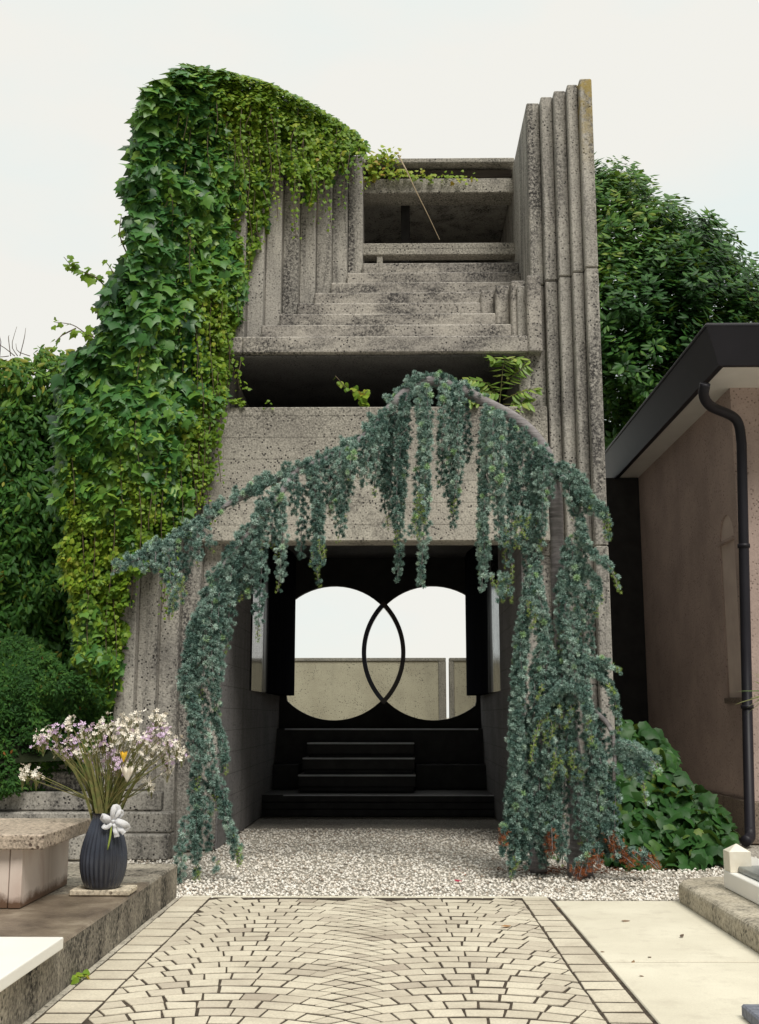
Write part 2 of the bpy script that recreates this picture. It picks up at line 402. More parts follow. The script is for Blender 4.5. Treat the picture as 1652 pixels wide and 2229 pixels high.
for xa, xb in ((bandL, XL-.004), (XRp+.004, bandR)):
    y = Y0
    while y < Y_END-.1:
        L = random.uniform(.17, .26)
        st.quad([(xa,y),(xb,y),(xb,min(y+L,Y_END)),(xa,min(y+L,Y_END))], 0.0150+random.uniform(-.0008,.0008), .006, .005, random.uniform(.3,1)); y += L
tag(st.build('path', M['sett']), kind='structure')
xr2 = 6.0; ysp = float(G(1400, 2100)[1])
jb = MB(); jb.box(bandR+.016, xr2, ysp-.03, ysp+.03, -.01, .003)
jb.box(bandL-.004,bandR+.016,Y0-1,Y_END+.03,-.01,.0105)
tag(jb.build('path_joints', M['joint']), kind='structure')
# border strip at the head of the path, fills the ragged arcs
M['pave'] = None
def pave_mat():
    t = NT('pale_cement')
    c = t.ramp(t.noise(1.4, 8, .6), [(.3, (.58,.535,.425,1)), (.7, (.72,.675,.55,1))])
    c = t.mix(.3, c, t.mix(1., c, t.ramp(t.noise(120, 3, .7), [(.3, .7), (.6, 1.05)]), 'MULTIPLY'))
    c = t.mix(t.ramp(t.noise(5, 9, .75), [(.52, 0.), (.72, .6)]), c, (.44,.39,.31,1))
    t.l(c, t.b.inputs['Base Color']); t.l(t.bump(t.noise(60, 5, .7), .25, .006), t.b.inputs['Normal']); t.b.inputs['Roughness'].default_value = .8
    return t.m
M['pave'] = pave_mat()
pv = MB()
pe = float(G(1400, 1966)[1]); xk = float(G(1481,1966)[0])
ysp = float(G(1400, 2100)[1])
xr2 = 6.0
pv.box(bandR+.02, xr2, ysp+.013, pe, -.02, .016)
pv.box(bandR+.02, xr2, Y0-1, ysp-.013, -.02, .015)
o = tag(pv.build('pavement', M['pave'], bevel=.005), kind='structure')
hd = MB(); hd.box(bandL, bandR, Y_END-.01, Y_END+.07, -.01, .012)
for k in range(9): pass
tag(hd.build('path_edging', M['pave'], bevel=.006), kind='structure')
mg = MB(); xb0 = float(G(389,1947)[0])
mg.box(xb0-.05, bandL-.012, Y0-1, Y_END, -.02, .008)
tag(mg.build('path_margin', concrete('margin_cement', (.5,.46,.38,1), (.36,.33,.27,1), (.1,.09,.07,1), .5), bevel=.004), kind='structure')

# ------------------------------------------------------------------ gatehouse
gate = thing('concrete_gatehouse', 'tall weathered concrete gatehouse with fluted walls and two interlocking ring openings', 'gatehouse', (-.2, 11.3, 0))
YB = 18.0; DY = .12; YF = 11.08; ZT = 8.0
Yk = [YF+DY*k for k in range(5)]
xl = [-2.735+.189*k for k in range(6)]; XPL = xl[5]; XPR = 1.32
xr = [PX(1338,1560,YF)]                       # right wall edges from outside in
for px, py, k in ((1262,200,0),(1235,212,1),(1206,222,2),(1177,230,3)): xr.append(PX(px, py, Yk[k]))
XWR = PX(1146, 236, Yk[4])
ZJ = PZ(583, YF, 1290)
zst = [random.uniform(-.03,.03) for _ in range(5)]
fl = MB()
for k in range(5):
    yo = Yk[k]
    fl.box(xl[k], xl[k+1], yo, YB, 0, 3.72+.02*k)
    fl.box(xl[k], xl[k+1], yo+.004, YB, 3.728+.02*k, 5.90)
    fl.box(xl[k], xl[k+1], yo, YB, 5.908, ZT-(.5,.22,.05,0,0)[k])
fl.build('fluted_wall', M['concrete'], gate, bevel=.012)
fr = MB()
for k in range(5):
    xa = XPR if k == 4 else xr[k+1]; xb = xr[k]
    za = ZJ if k else ZJ
    fr.box(xa, xb, Yk[k], YB, 0, 2.96-.01*k)
    fr.box(xa, xb, Yk[k]+.002, YB, 2.963-.01*k, za)
    fr.box(XWR if k == 4 else xa, xb, Yk[k]-.004, YB, za+.010, ZT+random.uniform(0,.012))
M['lichen'] = concrete('lichened_concrete', (.455,.43,.385,1), (.295,.28,.257,1), (.03,.028,.029,1), .95, lich_lo=.455)
_T = NT.__new__(NT); _T.m = M['lichen']; _T.t = M['lichen'].node_tree; _T.b = _T.t.nodes['Principled BSDF']
_src = _T.b.inputs['Base Color'].links[0].from_socket
_s = _T.n('ShaderNodeSeparateXYZ'); _T.l(_T.coord(), _s.inputs[0])
_z = _T.n('ShaderNodeMapRange'); _T.l(_s.outputs['Z'], _z.inputs[0]); _z.inputs[1].default_value = 6.9; _z.inputs[2].default_value = 7.9
_x = _T.n('ShaderNodeMath', operation='GREATER_THAN'); _T.l(_s.outputs['X'], _x.inputs[0]); _x.inputs[1].default_value = xr[1]-.01
_m = _T.n('ShaderNodeMath', operation='MULTIPLY'); _T.l(_z.outputs[0], _m.inputs[0]); _T.l(_x.outputs[0], _m.inputs[1])
_c = _T.mix(_T.mix(1., _m.outputs[0], _T.ramp(_T.noise(9, 5, .7), [(.40, 0.), (.58, .8)]), 'MULTIPLY'), _src, (.34,.25,.06,1))
_T.l(_c, _T.b.inputs['Base Color'])
fr.build('fluted_wall', M['lichen'], gate, bevel=.012)
# stepped frame: left flutes and the sill steps, mitred together
SF = lambda i: 11.56+.165*i
SH = lambda i: 11.44+.172*i
zl0 = PZ(768, 11.44); YW = 12.85; zs8 = PZ(572, SH(7)); XWL = PX(790, 450, YW)
NS = 8; dx = (XWL-XPL)/NS; dz = (zs8-zl0)/NS
sf = MB(); sh = MB(); xre = PX(1176, 700, 11.56)
for i in range(NS):
    yi = SF(i)
    x0, x1 = XPL+dx*i, XPL+dx*(i+1); z0, z1 = zl0+dz*i, zl0+dz*(i+1)
    zsp = zl0+dz*NS*(.35+.06*i)
    sf.box(x0, x1, yi, 13.6, z0 if i else zl0, ZT)
    xe = xre if i < 4 else XWR+.01
    xe2 = (xre-.15*(i+1)) if i < 4 else XWR+.004
    sh.box(x1 if i else x1, xe2, SH(i), 13.6, z0, z1)
    if i == 0: sh.box(XPL, x1-.001, SH(0), 11.559, z0, z1)
for i in range(4):
    yi = SH(i)
    sh.box(xre-.15*(i+1), xre-.15*i, yi-.012, 12.4, zl0+dz*i, 5.93+.012*i)
sf.build('fluted_reveal', M['concrete'], gate, bevel=.012)
sh.build('stepped_sill', M['ledge'], gate, bevel=.016)
# recess over the parapet, passage vault, roofs
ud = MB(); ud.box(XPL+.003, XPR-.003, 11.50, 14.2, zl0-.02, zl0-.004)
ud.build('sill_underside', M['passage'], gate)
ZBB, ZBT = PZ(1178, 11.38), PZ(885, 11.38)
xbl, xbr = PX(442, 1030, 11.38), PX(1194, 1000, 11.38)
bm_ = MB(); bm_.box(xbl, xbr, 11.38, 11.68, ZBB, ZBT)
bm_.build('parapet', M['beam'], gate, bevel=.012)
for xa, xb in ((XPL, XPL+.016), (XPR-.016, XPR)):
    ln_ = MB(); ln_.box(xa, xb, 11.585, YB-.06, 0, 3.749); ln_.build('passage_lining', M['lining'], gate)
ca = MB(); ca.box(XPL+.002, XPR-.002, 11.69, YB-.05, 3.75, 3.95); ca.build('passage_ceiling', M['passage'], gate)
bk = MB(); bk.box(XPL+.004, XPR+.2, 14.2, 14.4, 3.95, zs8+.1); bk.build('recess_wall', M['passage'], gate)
rf = MB(); YW2 = 13.0
zc = PZ(420, 13.0)
rf.box(XPL+1.2, XWR-.003, YW2+.352, YB-.02, zc+.12, zc+.3)
rf.box(XPL+.003, XPR+.1, 16.2, 16.4, zs8-.5, zc+.12)
rf.box(XPL+.003, XPL+.9, 13.62, 16.2, zs8-.5, zc+.12)
rf.build('roof_slab', M['concrete'], gate, bevel=.01)
YW2 = 13.0
def wz(py): return PZ(py, YW2, 950)
li = MB(); li.box(XWL-.05, XWR+.02, YW2, YW2+.35, wz(420), wz(388)); li.build('lintel', M['beam'], gate, bevel=.01)
cp = MB(); cp.box(XWL-.05, XWR+.02, YW2+.02, YW2+.4, wz(353), wz(342)); cp.build('coping', M['beam'], gate, bevel=.01)
wd = MB(); wd.box(XWL-.05, XWR+.02, YW2+.14, YW2+.3, wz(374), wz(358)); wd.build('timber_beam', M['wood'], gate, bevel=.006)
bh = MB(); bh.box(XWL-.04, XWR+.015, YW2+.31, YW2+.36, wz(388)+.003, wz(353)-.003); bh.build('recess_board', M['ringwall'], gate)
sb = MB(); sb.box(XWL-.05, XWR+.02, YW2-.02, YW2+.16, wz(556), wz(530)); sb.build('sill_bar', M['beam'], gate, bevel=.01)
sp_ = MB(); sp_.box(PX(820,563,YW2), PX(833,563,YW2), YW2, YW2+.12, zs8-.002, wz(556)-.002); sp_.build('sill_post', M['beam'], gate, bevel=.004)
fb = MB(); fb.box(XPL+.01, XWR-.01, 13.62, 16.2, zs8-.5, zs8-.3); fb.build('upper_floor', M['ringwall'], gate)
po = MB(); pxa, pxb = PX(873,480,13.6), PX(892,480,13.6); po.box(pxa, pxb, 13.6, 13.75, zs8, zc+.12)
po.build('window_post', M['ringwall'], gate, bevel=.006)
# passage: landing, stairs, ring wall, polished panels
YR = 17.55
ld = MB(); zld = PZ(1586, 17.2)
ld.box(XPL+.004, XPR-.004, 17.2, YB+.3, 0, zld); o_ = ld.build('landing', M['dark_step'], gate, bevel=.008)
n_ = MB(); n_.box(PX(620,1587,17.2), PX(1041,1587,17.2), 17.192, 17.24, zld-.02, zld+.003); n_.build('edge_glint', M['edge_glint'], o_, bevel=.002)  # added pale strip, a painted glint along the landing edge
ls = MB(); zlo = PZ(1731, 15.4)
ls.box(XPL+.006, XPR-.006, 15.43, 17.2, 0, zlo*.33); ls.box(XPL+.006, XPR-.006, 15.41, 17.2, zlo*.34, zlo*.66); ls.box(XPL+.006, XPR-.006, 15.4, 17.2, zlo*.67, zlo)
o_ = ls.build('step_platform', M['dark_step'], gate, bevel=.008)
n_ = MB(); n_.box(XPL+.3, XPR-.02, 15.394, 15.42, zlo-.01, zlo+.003); n_.build('edge_glint', M['edge_glint'], o_, bevel=.002)
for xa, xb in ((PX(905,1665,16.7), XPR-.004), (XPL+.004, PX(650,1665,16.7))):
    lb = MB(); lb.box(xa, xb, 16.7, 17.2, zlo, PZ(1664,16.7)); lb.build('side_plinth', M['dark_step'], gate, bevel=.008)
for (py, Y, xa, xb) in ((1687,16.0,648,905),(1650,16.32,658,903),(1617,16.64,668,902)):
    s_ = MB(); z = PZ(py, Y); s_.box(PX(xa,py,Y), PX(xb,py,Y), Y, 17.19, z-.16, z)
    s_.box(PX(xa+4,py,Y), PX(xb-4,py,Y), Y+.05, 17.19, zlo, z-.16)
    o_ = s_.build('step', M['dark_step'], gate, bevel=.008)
    n_ = MB(); n_.box(PX(xa,py,Y)+.002, PX(xb,py,Y)-.002, Y-.008, Y+.03, z-.018, z+.003); n_.build('edge_glint', M['edge_glint'], o_, bevel=.002)  # added pale strip, a painted glint along the step edge
cA, cB = P(727.5,1421.5,YR), P(942.5,1421.5,YR); rin = (PZ(1275,YR)-PZ(1568,YR))/2; rout = rin+.068
cz = (PZ(1275,YR)+PZ(1568,YR))/2; ax, bx_ = float(cA[0]), float(cB[0])
hd_ = (bx_-ax)/2; ai = math.acos(hd_/rin)
xcl0, xcl1 = PX(623,1520,YR), PX(1037,1520,YR)
hole = []
for k in range(49):
    a = ai+(2*math.pi-2*ai)*k/48; hole.append((min(max(ax+rin*math.cos(a), xcl0), xcl1), cz+rin*math.sin(a)))
for k in range(49):
    a = math.pi+ai+(2*math.pi-2*ai)*k/48; hole.append((min(max(bx_+rin*math.cos(a), xcl0), xcl1), cz+rin*math.sin(a)))
hh = []
for p in hole:
    if not hh or (abs(p[0]-hh[-1][0])+abs(p[1]-hh[-1][1])) > 1e-4: hh.append(p)
if abs(hh[0][0]-hh[-1][0])+abs(hh[0][1]-hh[-1][1]) < 1e-4: hh.pop()
outer = [(XPL+.005, zld), (XPR-.005, zld), (XPR-.005, 3.75), (XPL+.005, 3.75)]
tri = tessellate_polygon([[Vector((p[0],p[1],0)) for p in outer], [Vector((p[0],p[1],0)) for p in hh]])
allp = outer+hh; n = len(allp); TW = .12
rw = MB()
vsx = [(p[0],YR,p[1]) for p in allp]+[(p[0],YR+TW,p[1]) for p in allp]
fsx = [tuple(t_) for t_ in tri]+[tuple(i+n for i in reversed(t_)) for t_ in tri]
m_ = len(hh); fsx += [(4+i, 4+(i+1)%m_, n+4+(i+1)%m_, n+4+i) for i in range(m_)]
fsx += [(i,(i+1)%4,n+(i+1)%4,n+i) for i in range(4)]
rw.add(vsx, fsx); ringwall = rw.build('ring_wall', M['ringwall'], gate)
def arc_ring(cx, a0, a1, mat, dy):
    b = MB(); K = 40; vs_ = []
    for k in range(K+1):
        a = a0+(a1-a0)*k/K
        for r_, y_ in ((rin,YR-.02+dy),(rout,YR-.02+dy),(rout,YR+TW+.02-dy),(rin,YR+TW+.02-dy)):
            vs_.append((cx+r_*math.cos(a), y_, cz+r_*math.sin(a)))
    fs_ = []
    for k in range(K):
        for j in range(4): fs_.append((k*4+j, k*4+(j+1)%4, (k+1)*4+(j+1)%4, (k+1)*4+j))
    fs_ += [(0,1,2,3), (K*4+3,K*4+2,K*4+1,K*4)]
    b.add(vs_, fs_); return b.build('ring', mat, ringwall)
ao = math.acos(hd_/rout)
arc_ring(ax, -ao, ao, M['brown'], 0); arc_ring(bx_, math.pi-ao, math.pi+ao, M['blue'], .004)
for sgn, pts, in ((1, ((547,1500),(582,1505),(633,1510))), (-1, ((1100,1502),(1062,1508),(1021,1511)))):
    zb = 1.0; Ys = []
    p0 = [PX(pts[0][0],pts[0][1],13.9), PX(pts[1][0],pts[1][1],15.2), PX(pts[2][0],pts[2][1],16.9)]
    wallx = XPL+.003 if sgn > 0 else XPR-.003
    x0_ = max(p0[0], wallx+.01) if sgn > 0 else min(p0[0], wallx-.01)
    zpb = PZ(1503, 14.2); 
    cur = []
    for k in range(25):
        u = k/24; yy_ = 13.9+3.0*u; cur.append((x0_+(p0[2]-x0_)*u**1.9, yy_))
    poly = [(wallx,13.9)]+cur+[(p0[2],17.5),(wallx,17.5)]
    if sgn < 0: poly = poly[::-1]
    pn = MB(); pn.prism(poly, PZ(1503,14.0), 3.74); o_ = pn.build('polished_panel', M['panel'], gate, smooth=True)
    es = o_.modifiers.new('edges', 'EDGE_SPLIT'); es.split_angle = R(25)

# far wall and terrace behind
tr_ = MB(); tr_.box(-12, 12, 18.35, 60, 0, 1.0); tag(tr_.build('terrace', M['gravel']), kind='structure')
fwall = thing('garden_wall', 'pale plaster garden wall with an upright slit seen through the rings', 'wall', (0, 24, 1))
YFW = 24.0; zft = PZ(1432, YFW); xs0, xs1 = PX(971,1480,YFW), PX(978,1480,YFW); zsb = PZ(1556, YFW)
a_ = MB(); a_.box(-6, xs0-.16, YFW, YFW+.25, 1.0, zft-.07); a_.box(xs1+.10, 6, YFW, YFW+.25, 1.0, zft-.07); a_.build('panel', M['farwall'], fwall, bevel=.005)
b_ = MB(); b_.box(-6, xs0-.003, YFW-.03, YFW+.28, zft-.067, zft); b_.box(xs1+.003, 6, YFW-.03, YFW+.28, zft-.067, zft); b_.build('coping', M['farcap'], fwall, bevel=.008)
c_ = MB(); c_.box(xs0-.157, xs0, YFW-.02, YFW+.27, 1.0, zft-.07); c_.box(xs1, xs1+.097, YFW-.02, YFW+.27, 1.0, zft-.07); c_.build('edge_frame', M['farcap'], fwall, bevel=.005)

# stepped low wall at the foot of the left flutes
lw = thing('stepped_low_wall', 'low stepped concrete wall at the foot of the left flutes', 'wall', (-2.9, 10.9, 0))
b = MB(); xq = PX(368,1800,10.75)
hts = [.0, .23, .42, .60, .78, .95]
for i in range(5):
    b.box(-7.5 if i else -7.5, xq-.0*i+.0 if i < 2 else xq-.12*(i-1), 10.72+.10*i, 11.07, hts[i]+(.004 if i else 0), hts[i+1])
b.build('wall_body', M['concrete'], lw, bevel=.015)
exec_parts = True
# ------------------------------------------------------------------ house on the right
M['plaster'] = concrete('pink_plaster', (.50,.39,.345,1), (.38,.295,.26,1), (.2,.15,.13,1), .2, speck=.15, rough=.85)
M['soffit'] = simple('painted_soffit', (.78,.75,.70,1), (.72,.69,.64,1), 2, .8, .2, .1)
M['gutter'] = simple('dark_painted_metal', (.010,.0095,.014,1), (.015,.014,.02,1), 3, .5, .3)
M['roof'] = simple('grey_roof_sheet', (.045,.045,.055,1), (.07,.07,.08,1), 5, .7, .3, .2, 20)
M['plinth'] = concrete('rough_plinth', (.24,.19,.15,1), (.14,.11,.09,1), (.04,.035,.03,1), .7)
YH = 12.2; XH = PX(1640,1744,YH); zpl = PZ(1744, YH, 1637); zso = PZ(844, YH, 1640)
house = thing('plastered_house', 'pink plastered house with dark gutter and downpipe at the right', 'house', (XH, YH, 0))
b = MB()
# wall with niche on its left face: pieces round the niche
yn0, yn1 = 12.36, 12.92
def wx(px, py): return px
zn0 = PZ(1520, 12.55, 1600); zn1 = PZ(1175, 12.55, 1600); zn2 = PZ(1118, 12.55, 1600)
D = 3.5
b.box(XH, XH+.3, YH, yn0, zpl, zso); b.box(XH, XH+.3, yn1, 26, zpl, zso)
b.box(XH, XH+.3, yn0, yn1, zpl, zn0)
b.box(XH+.035, XH+.3, yn0, yn1, zn0, zso)
K = 10; rn = (yn1-yn0)/2; ymid = (yn0+yn1)/2
for k in range(K):
    a0, a1 = math.pi*k/K, math.pi*(k+1)/K
    y0_, y1_ = ymid-rn*math.cos(a0), ymid-rn*math.cos(a1); h0, h1 = zn1+(zn2-zn1)*math.sin(a0), zn1+(zn2-zn1)*math.sin(a1)
    b.hexa([(XH,y0_,h0),(XH+.035,y0_,h0),(XH+.035,y1_,h1),(XH,y1_,h1)], [(XH,y0_,zso),(XH+.035,y0_,zso),(XH+.035,y1_,zso),(XH,y1_,zso)])
b.box(XH+.301, XH+6, YH, YH+.3, zpl, zso)
b.build('wall', M['plaster'], house)
b = MB(); b.box(XH+.02, XH+.034, yn0+.004, yn1-.004, zn0+.01, zn2); b.build('niche_back', simple('lit_niche_plaster', (.68,.57,.50,1), (.58,.47,.42,1), 3, .8, .2, .1), house)  # niche back made paler; the light it catches is put into colour
b = MB(); b.box(2.16, XH-.004, 17.0, 17.3, 0, zso-.005); b.build('wing_wall', M['ringwall'], house)
b = MB(); b.box(XH-.035, XH+.1, yn0-.03, yn1+.03, zn0-.05, zn0+.01); b.build('niche_sill', M['plinth'], house, bevel=.006)
b = MB(); b.box(XH-.02, XH+.05, yn0+.01, yn1-.01, zn1-.02, zn1+.02); b.build('niche_moulding', M['plaster'], house, bevel=.005)
b = MB(); b.box(XH-.06, XH+6, YH-.06, 26, 0, zpl-.002); b.build('plinth', M['plinth'], house, bevel=.01)
ex, ey = PX(1566,793,11.3), 11.3
b = MB(); b.box(ex, XH+6, ey, 26.6, zso, zso+.04); b.build('soffit', M['soffit'], house)
zg = PZ(718, ey, 1560)
b = MB()
b.hexa([(ex-.01,ey-.01,zso-.03),(ex+.05,ey+.05,zso-.03),(ex+.05,26.6,zso-.03),(ex-.01,26.6,zso-.03)], [(ex-.16,ey-.16,zg),(ex-.10,ey-.10,zg),(ex-.10,26.6,zg),(ex-.16,26.6,zg)])
b.hexa([(ex-.01,ey-.01,zso-.03),(XH+6,ey-.01,zso-.03),(XH+6,ey+.05,zso-.03),(ex+.05,ey+.05,zso-.03)], [(ex-.16,ey-.16,zg),(XH+6,ey-.16,zg),(XH+6,ey-.10,zg),(ex-.10,ey-.10,zg)])
b.tube([(ex-.15,26.6,zg),(ex-.15,ey-.15,zg),(XH+6,ey-.15,zg)], .022, 8)
b.build('gutter', M['gutter'], house)
b = MB(); hx = XH+3
rz0 = zg-.06; rz1 = zg+1.7
b.add([(ex-.08,ey-.08,rz0),(XH+6,ey-.08,rz0),(XH+6,ey+3.5,rz1),(ex+3.5,ey+3.5,rz1),(ex-.08,26.6,rz0),(ex+3.5,26.6,rz1),(XH+6,26.6,rz1)], [(0,1,2,3),(4,0,3,5),(5,3,2,6)])
b.build('roof', M['roof'], house)
pp = [P(1535,835,11.42),P(1532,862,11.5),P(1548,885,11.7),P(1592,905,11.95),P(1608,925,12.02),P(1614,965,12.05),P(1632,1800,12.02),P(1632,1822,11.95),P(1622,1832,11.85)]
b = MB(); sp2 = smooth_path(pp[:6], 26); pts = list(sp2)+[pp[6]+(pp[5]-pp[6])*.5]+[pp[6]]+list(smooth_path(pp[6:],8)[1:])
b.tube(pts, .055, 14); 
pc = pp[5]*.72+pp[6]*.28; pc2 = pp[5]*.3+pp[6]*.7
b.tube([pc-np.array([0,0,.02]), pc+np.array([0,0,.02])], .066, 14); b.tube([pc2-np.array([0,0,.02]), pc2+np.array([0,0,.02])], .066, 14)
b.build('downpipe', M['gutter'], house, smooth=True)

# ------------------------------------------------------------------ graves on the left
M['gravebase'] = concrete('grave_kerb_concrete', (.40,.36,.29,1), (.155,.135,.11,1), (.022,.020,.018,1), 1., stretch=(3.0,3.0,.8), lich_lo=.43, speck=.8)
M['kerbtop'] = concrete('kerb_concrete', (.50,.45,.36,1), (.33,.29,.22,1), (.06,.055,.045,1), .8, stretch=(2.2,2.2,1.), lich_lo=.5)
def wet(m):
    nt = m.node_tree; T = NT.__new__(NT); T.m = m; T.t = nt; T.b = nt.nodes['Principled BSDF']
    src = T.b.inputs['Base Color'].links[0].from_socket
    ge = T.n('ShaderNodeNewGeometry'); sn = T.n('ShaderNodeSeparateXYZ'); T.l(ge.outputs['Normal'], sn.inputs[0])
    sx_ = T.n('ShaderNodeSeparateXYZ'); T.l(T.coord(), sx_.inputs[0])
    ad = T.n('ShaderNodeMath', operation='MULTIPLY_ADD'); T.l(T.noise(2.2, 5, .6), ad.inputs[0]); ad.inputs[1].default_value = 2.2; T.l(sx_.outputs['Y'], ad.inputs[2])
    mr = T.n('ShaderNodeMapRange'); T.l(ad.outputs[0], mr.inputs[0]); mr.inputs[1].default_value = 8.55; mr.inputs[2].default_value = 8.35
    mu_ = T.n('ShaderNodeMath', operation='MULTIPLY'); T.l(mr.outputs[0], mu_.inputs[0])
    gt = T.n('ShaderNodeMath', operation='GREATER_THAN'); T.l(sn.outputs['Z'], gt.inputs[0]); gt.inputs[1].default_value = .7; T.l(gt.outputs[0], mu_.inputs[1])
    c = T.mix(mu_.outputs[0], src, T.ramp(T.noise(3.5, 7, .65), [(.3, (.08,.06,.045,1)), (.55, (.19,.15,.11,1)), (.75, (.36,.30,.23,1))]))
    T.l(c, T.b.inputs['Base Color'])
    r_ = T.n('ShaderNodeMapRange'); T.l(mu_.outputs[0], r_.inputs[0]); r_.inputs[3].default_value = .9; r_.inputs[4].default_value = .35; T.l(r_.outputs[0], T.b.inputs['Roughness'])
wet(M['gravebase'])
M['granite'] = concrete('beige_granite', (.46,.38,.30,1), (.36,.295,.235,1), (.1,.07,.055,1), .3, speck=.9, rough=.5)
def marble_mat():
    t = NT('pink_marble')
    c = t.ramp(t.noise(3, 8, .6, t.coord((1,1,.35)), 1.2), [(.3, (.55,.42,.36,1)), (.5, (.72,.62,.55,1)), (.7, (.64,.53,.47,1))])
    sep = t.n('ShaderNodeSeparateXYZ'); t.l(t.coord(), sep.inputs[0])
    ad = t.n('ShaderNodeMath', operation='MULTIPLY_ADD'); t.l(t.noise(7, 6, .7), ad.inputs[0]); ad.inputs[1].default_value = -.16; t.l(sep.outputs['Z'], ad.inputs[2])
    mr = t.n('ShaderNodeMapRange'); t.l(ad.outputs[0], mr.inputs[0]); mr.inputs[1].default_value = .185; mr.inputs[2].default_value = .235; mr.inputs[3].default_value = 1; mr.inputs[4].default_value = 0
    c = t.mix(mr.outputs[0], c, (.14,.08,.05,1))
    t.l(c, t.b.inputs['Base Color']); t.b.inputs['Roughness'].default_value = .45
    return t.m
M['pinkmarble'] = marble_mat()
M['whitemarble'] = simple('white_marble', (.86,.84,.78,1), (.90,.88,.83,1), 2, .3, .5)
ybase = float(G(387,1955)[1]); zb_ = PZ(1880, ybase, 388); xbs = (PX(388,1880,ybase)+float(G(140,2046,zb_)[0]))/2
gb = MB()
gb.box(-5, xbs, ybase-.62, ybase, 0, zb_); gb.box(-5, xbs-.003, 3.0, ybase-.626, 0, zb_-.003)
tag(gb.build('grave_kerb', M['gravebase'], bevel=.012), 'stained concrete grave platform along the left of the path, vase on it', 'grave kerb')
yb0 = float(G(43,1978,zb_)[1]); xtb = float(G(43,1978,zb_)[0]); zm = PZ(1848, yb0, 43); ztp = PZ(1817, yb0-.06, 95)
yt1 = float(G(204,1781,ztp)[1]); xts = float(G(95,1817,ztp)[0])
tomb = thing('granite_topped_tomb', 'pink marble tomb with thick beige granite lid behind the vase', 'tomb', (xtb-1, yb0, zb_))
b = MB(); b.box(-4.6, xtb-.075, yb0+.006, yt1-.06, zb_, zm); b.box(xtb-.069, xtb, yb0, yt1-.06, zb_, zm); b.build('side_panel', M['pinkmarble'], tomb, bevel=.004)
b = MB(); b.box(-4.7, xts, yb0-.06, yt1, zm+.002, ztp); b.build('lid', M['granite'], tomb, bevel=.008, seg=2)
ws = MB(); zw = zb_+.055; c0 = G(139,2039,zw); 
ws.box(-4, float(c0[0]), 3.2, float(c0[1]), zb_+.002, zw)
tag(ws.build('marble_slab', M['whitemarble'], bevel=.006, seg=2), 'polished white marble slab lying flat in the bottom left corner', 'grave slab')
# tile, vase, bouquet
vb = G(223,1932,zb_+.035); vx, vy = float(vb[0]), float(vb[1]); sc = float(np.linalg.norm(vb-np.array([0,0,H])))*.985/F
tl_ = MB(); tl_.box(vx-.175, vx+.185, vy-.10, vy+.13, zb_+.001, zb_+.034)
tag(tl_.build('stone_tile', concrete('travertine', (.62,.55,.43,1), (.5,.43,.33,1), (.1,.07,.05,1), .4), bevel=.006), 'small square travertine tile under the ribbed vase', 'tile')
prof = [(0,32),(.03,36),(.1,41),(.2,45.5),(.32,48),(.45,47.5),(.58,44),(.7,38.5),(.82,32),(.91,28),(.97,27),(1,29)]
pr = smooth_path([(h_, r_, 0) for h_, r_ in prof], 48); VH = 146*sc*1.02
b = MB(); NA = 168
def vfn(i, j):
    h_, r_ = pr[i][0], pr[i][1]*sc; a = 2*math.pi*j/NA; tw = a+.0*h_
    rr = r_*(1-.07*abs(math.cos(14*tw))**2*min(1, (1-h_)*8)*min(1, h_*10))
    return (vx+rr*math.cos(a), vy+rr*math.sin(a), zb_+.035+VH*h_)
b.grid(48, NA, vfn, True)
def vin(i, j):
    a = 2*math.pi*j/NA; rr = (31-4-6*(i>1))*sc; return (vx+rr*math.cos(a), vy+rr*math.sin(a), zb_+.035+VH*(1-(0,.01,.3)[i]))
b.grid(3, NA, vin, True)
b.add([(vx+31*sc*math.cos(2*math.pi*j/NA), vy+31*sc*math.sin(2*math.pi*j/NA), zb_+.035+VH) for j in range(NA)]+[(vx+27*sc*math.cos(2*math.pi*j/NA), vy+27*sc*math.sin(2*math.pi*j/NA), zb_+.035+VH) for j in range(NA)], [(j,(j+1)%NA,NA+(j+1)%NA,NA+j) for j in range(NA)])
b.add([(vx+32*sc*math.cos(2*math.pi*j/NA), vy+32*sc*math.sin(2*math.pi*j/NA), zb_+.0352) for j in range(NA)], [tuple(range(NA))])
M['vase'] = simple('slate_blue_glaze', (.028,.031,.042,1), (.044,.052,.075,1), 5, .24, .6, .05, 60)
tag(b.build('ribbed_vase', M['vase'], smooth=True), 'slate blue ribbed ceramic vase holding dried flowers', 'vase')

bq = thing('dried_bouquet', 'large bunch of white and lilac dried flowers tied with white ribbon', 'bouquet', (vx, vy, zb_+VH))
M['stem'] = simple('green_stem', (.10,.13,.03,1), (.20,.17,.06,1), 30, .7)
M['lilac'] = simple('lilac_petal', (.58,.42,.64,1), (.76,.60,.74,1), 20, .8, .2)
M['white_petal'] = simple('cream_petal', (.78,.70,.58,1), (.86,.83,.76,1), 20, .8, .2)
M['yellow'] = simple('yellow_petal', (.75,.42,.02,1), (.85,.55,.05,1), 20, .7)
rim = np.array([vx, vy, zb_+.035+VH])
def floret(b, c, r, k=5):
    n = norm(rng.normal(size=3)+np.array([0,-.8,.5])); u = norm(np.cross(n, rng.normal(size=3))); v = np.cross(n, u)
    vs_ = [c]; fs_ = []
    for i in range(k):
        a = 2*math.pi*i/k+rng.random()*.4
        for da, rr, up in ((-.45,.7,.25),(0,1.,.5),(.45,.7,.25)):
            vs_.append(c+(u*math.cos(a+da)+v*math.sin(a+da))*r*rr+n*r*up*(.6+rng.random()*.5))
        fs_.append((0, 3*i+1, 3*i+2)); fs_.append((0, 3*i+2, 3*i+3))
    b.add(vs_, fs_)
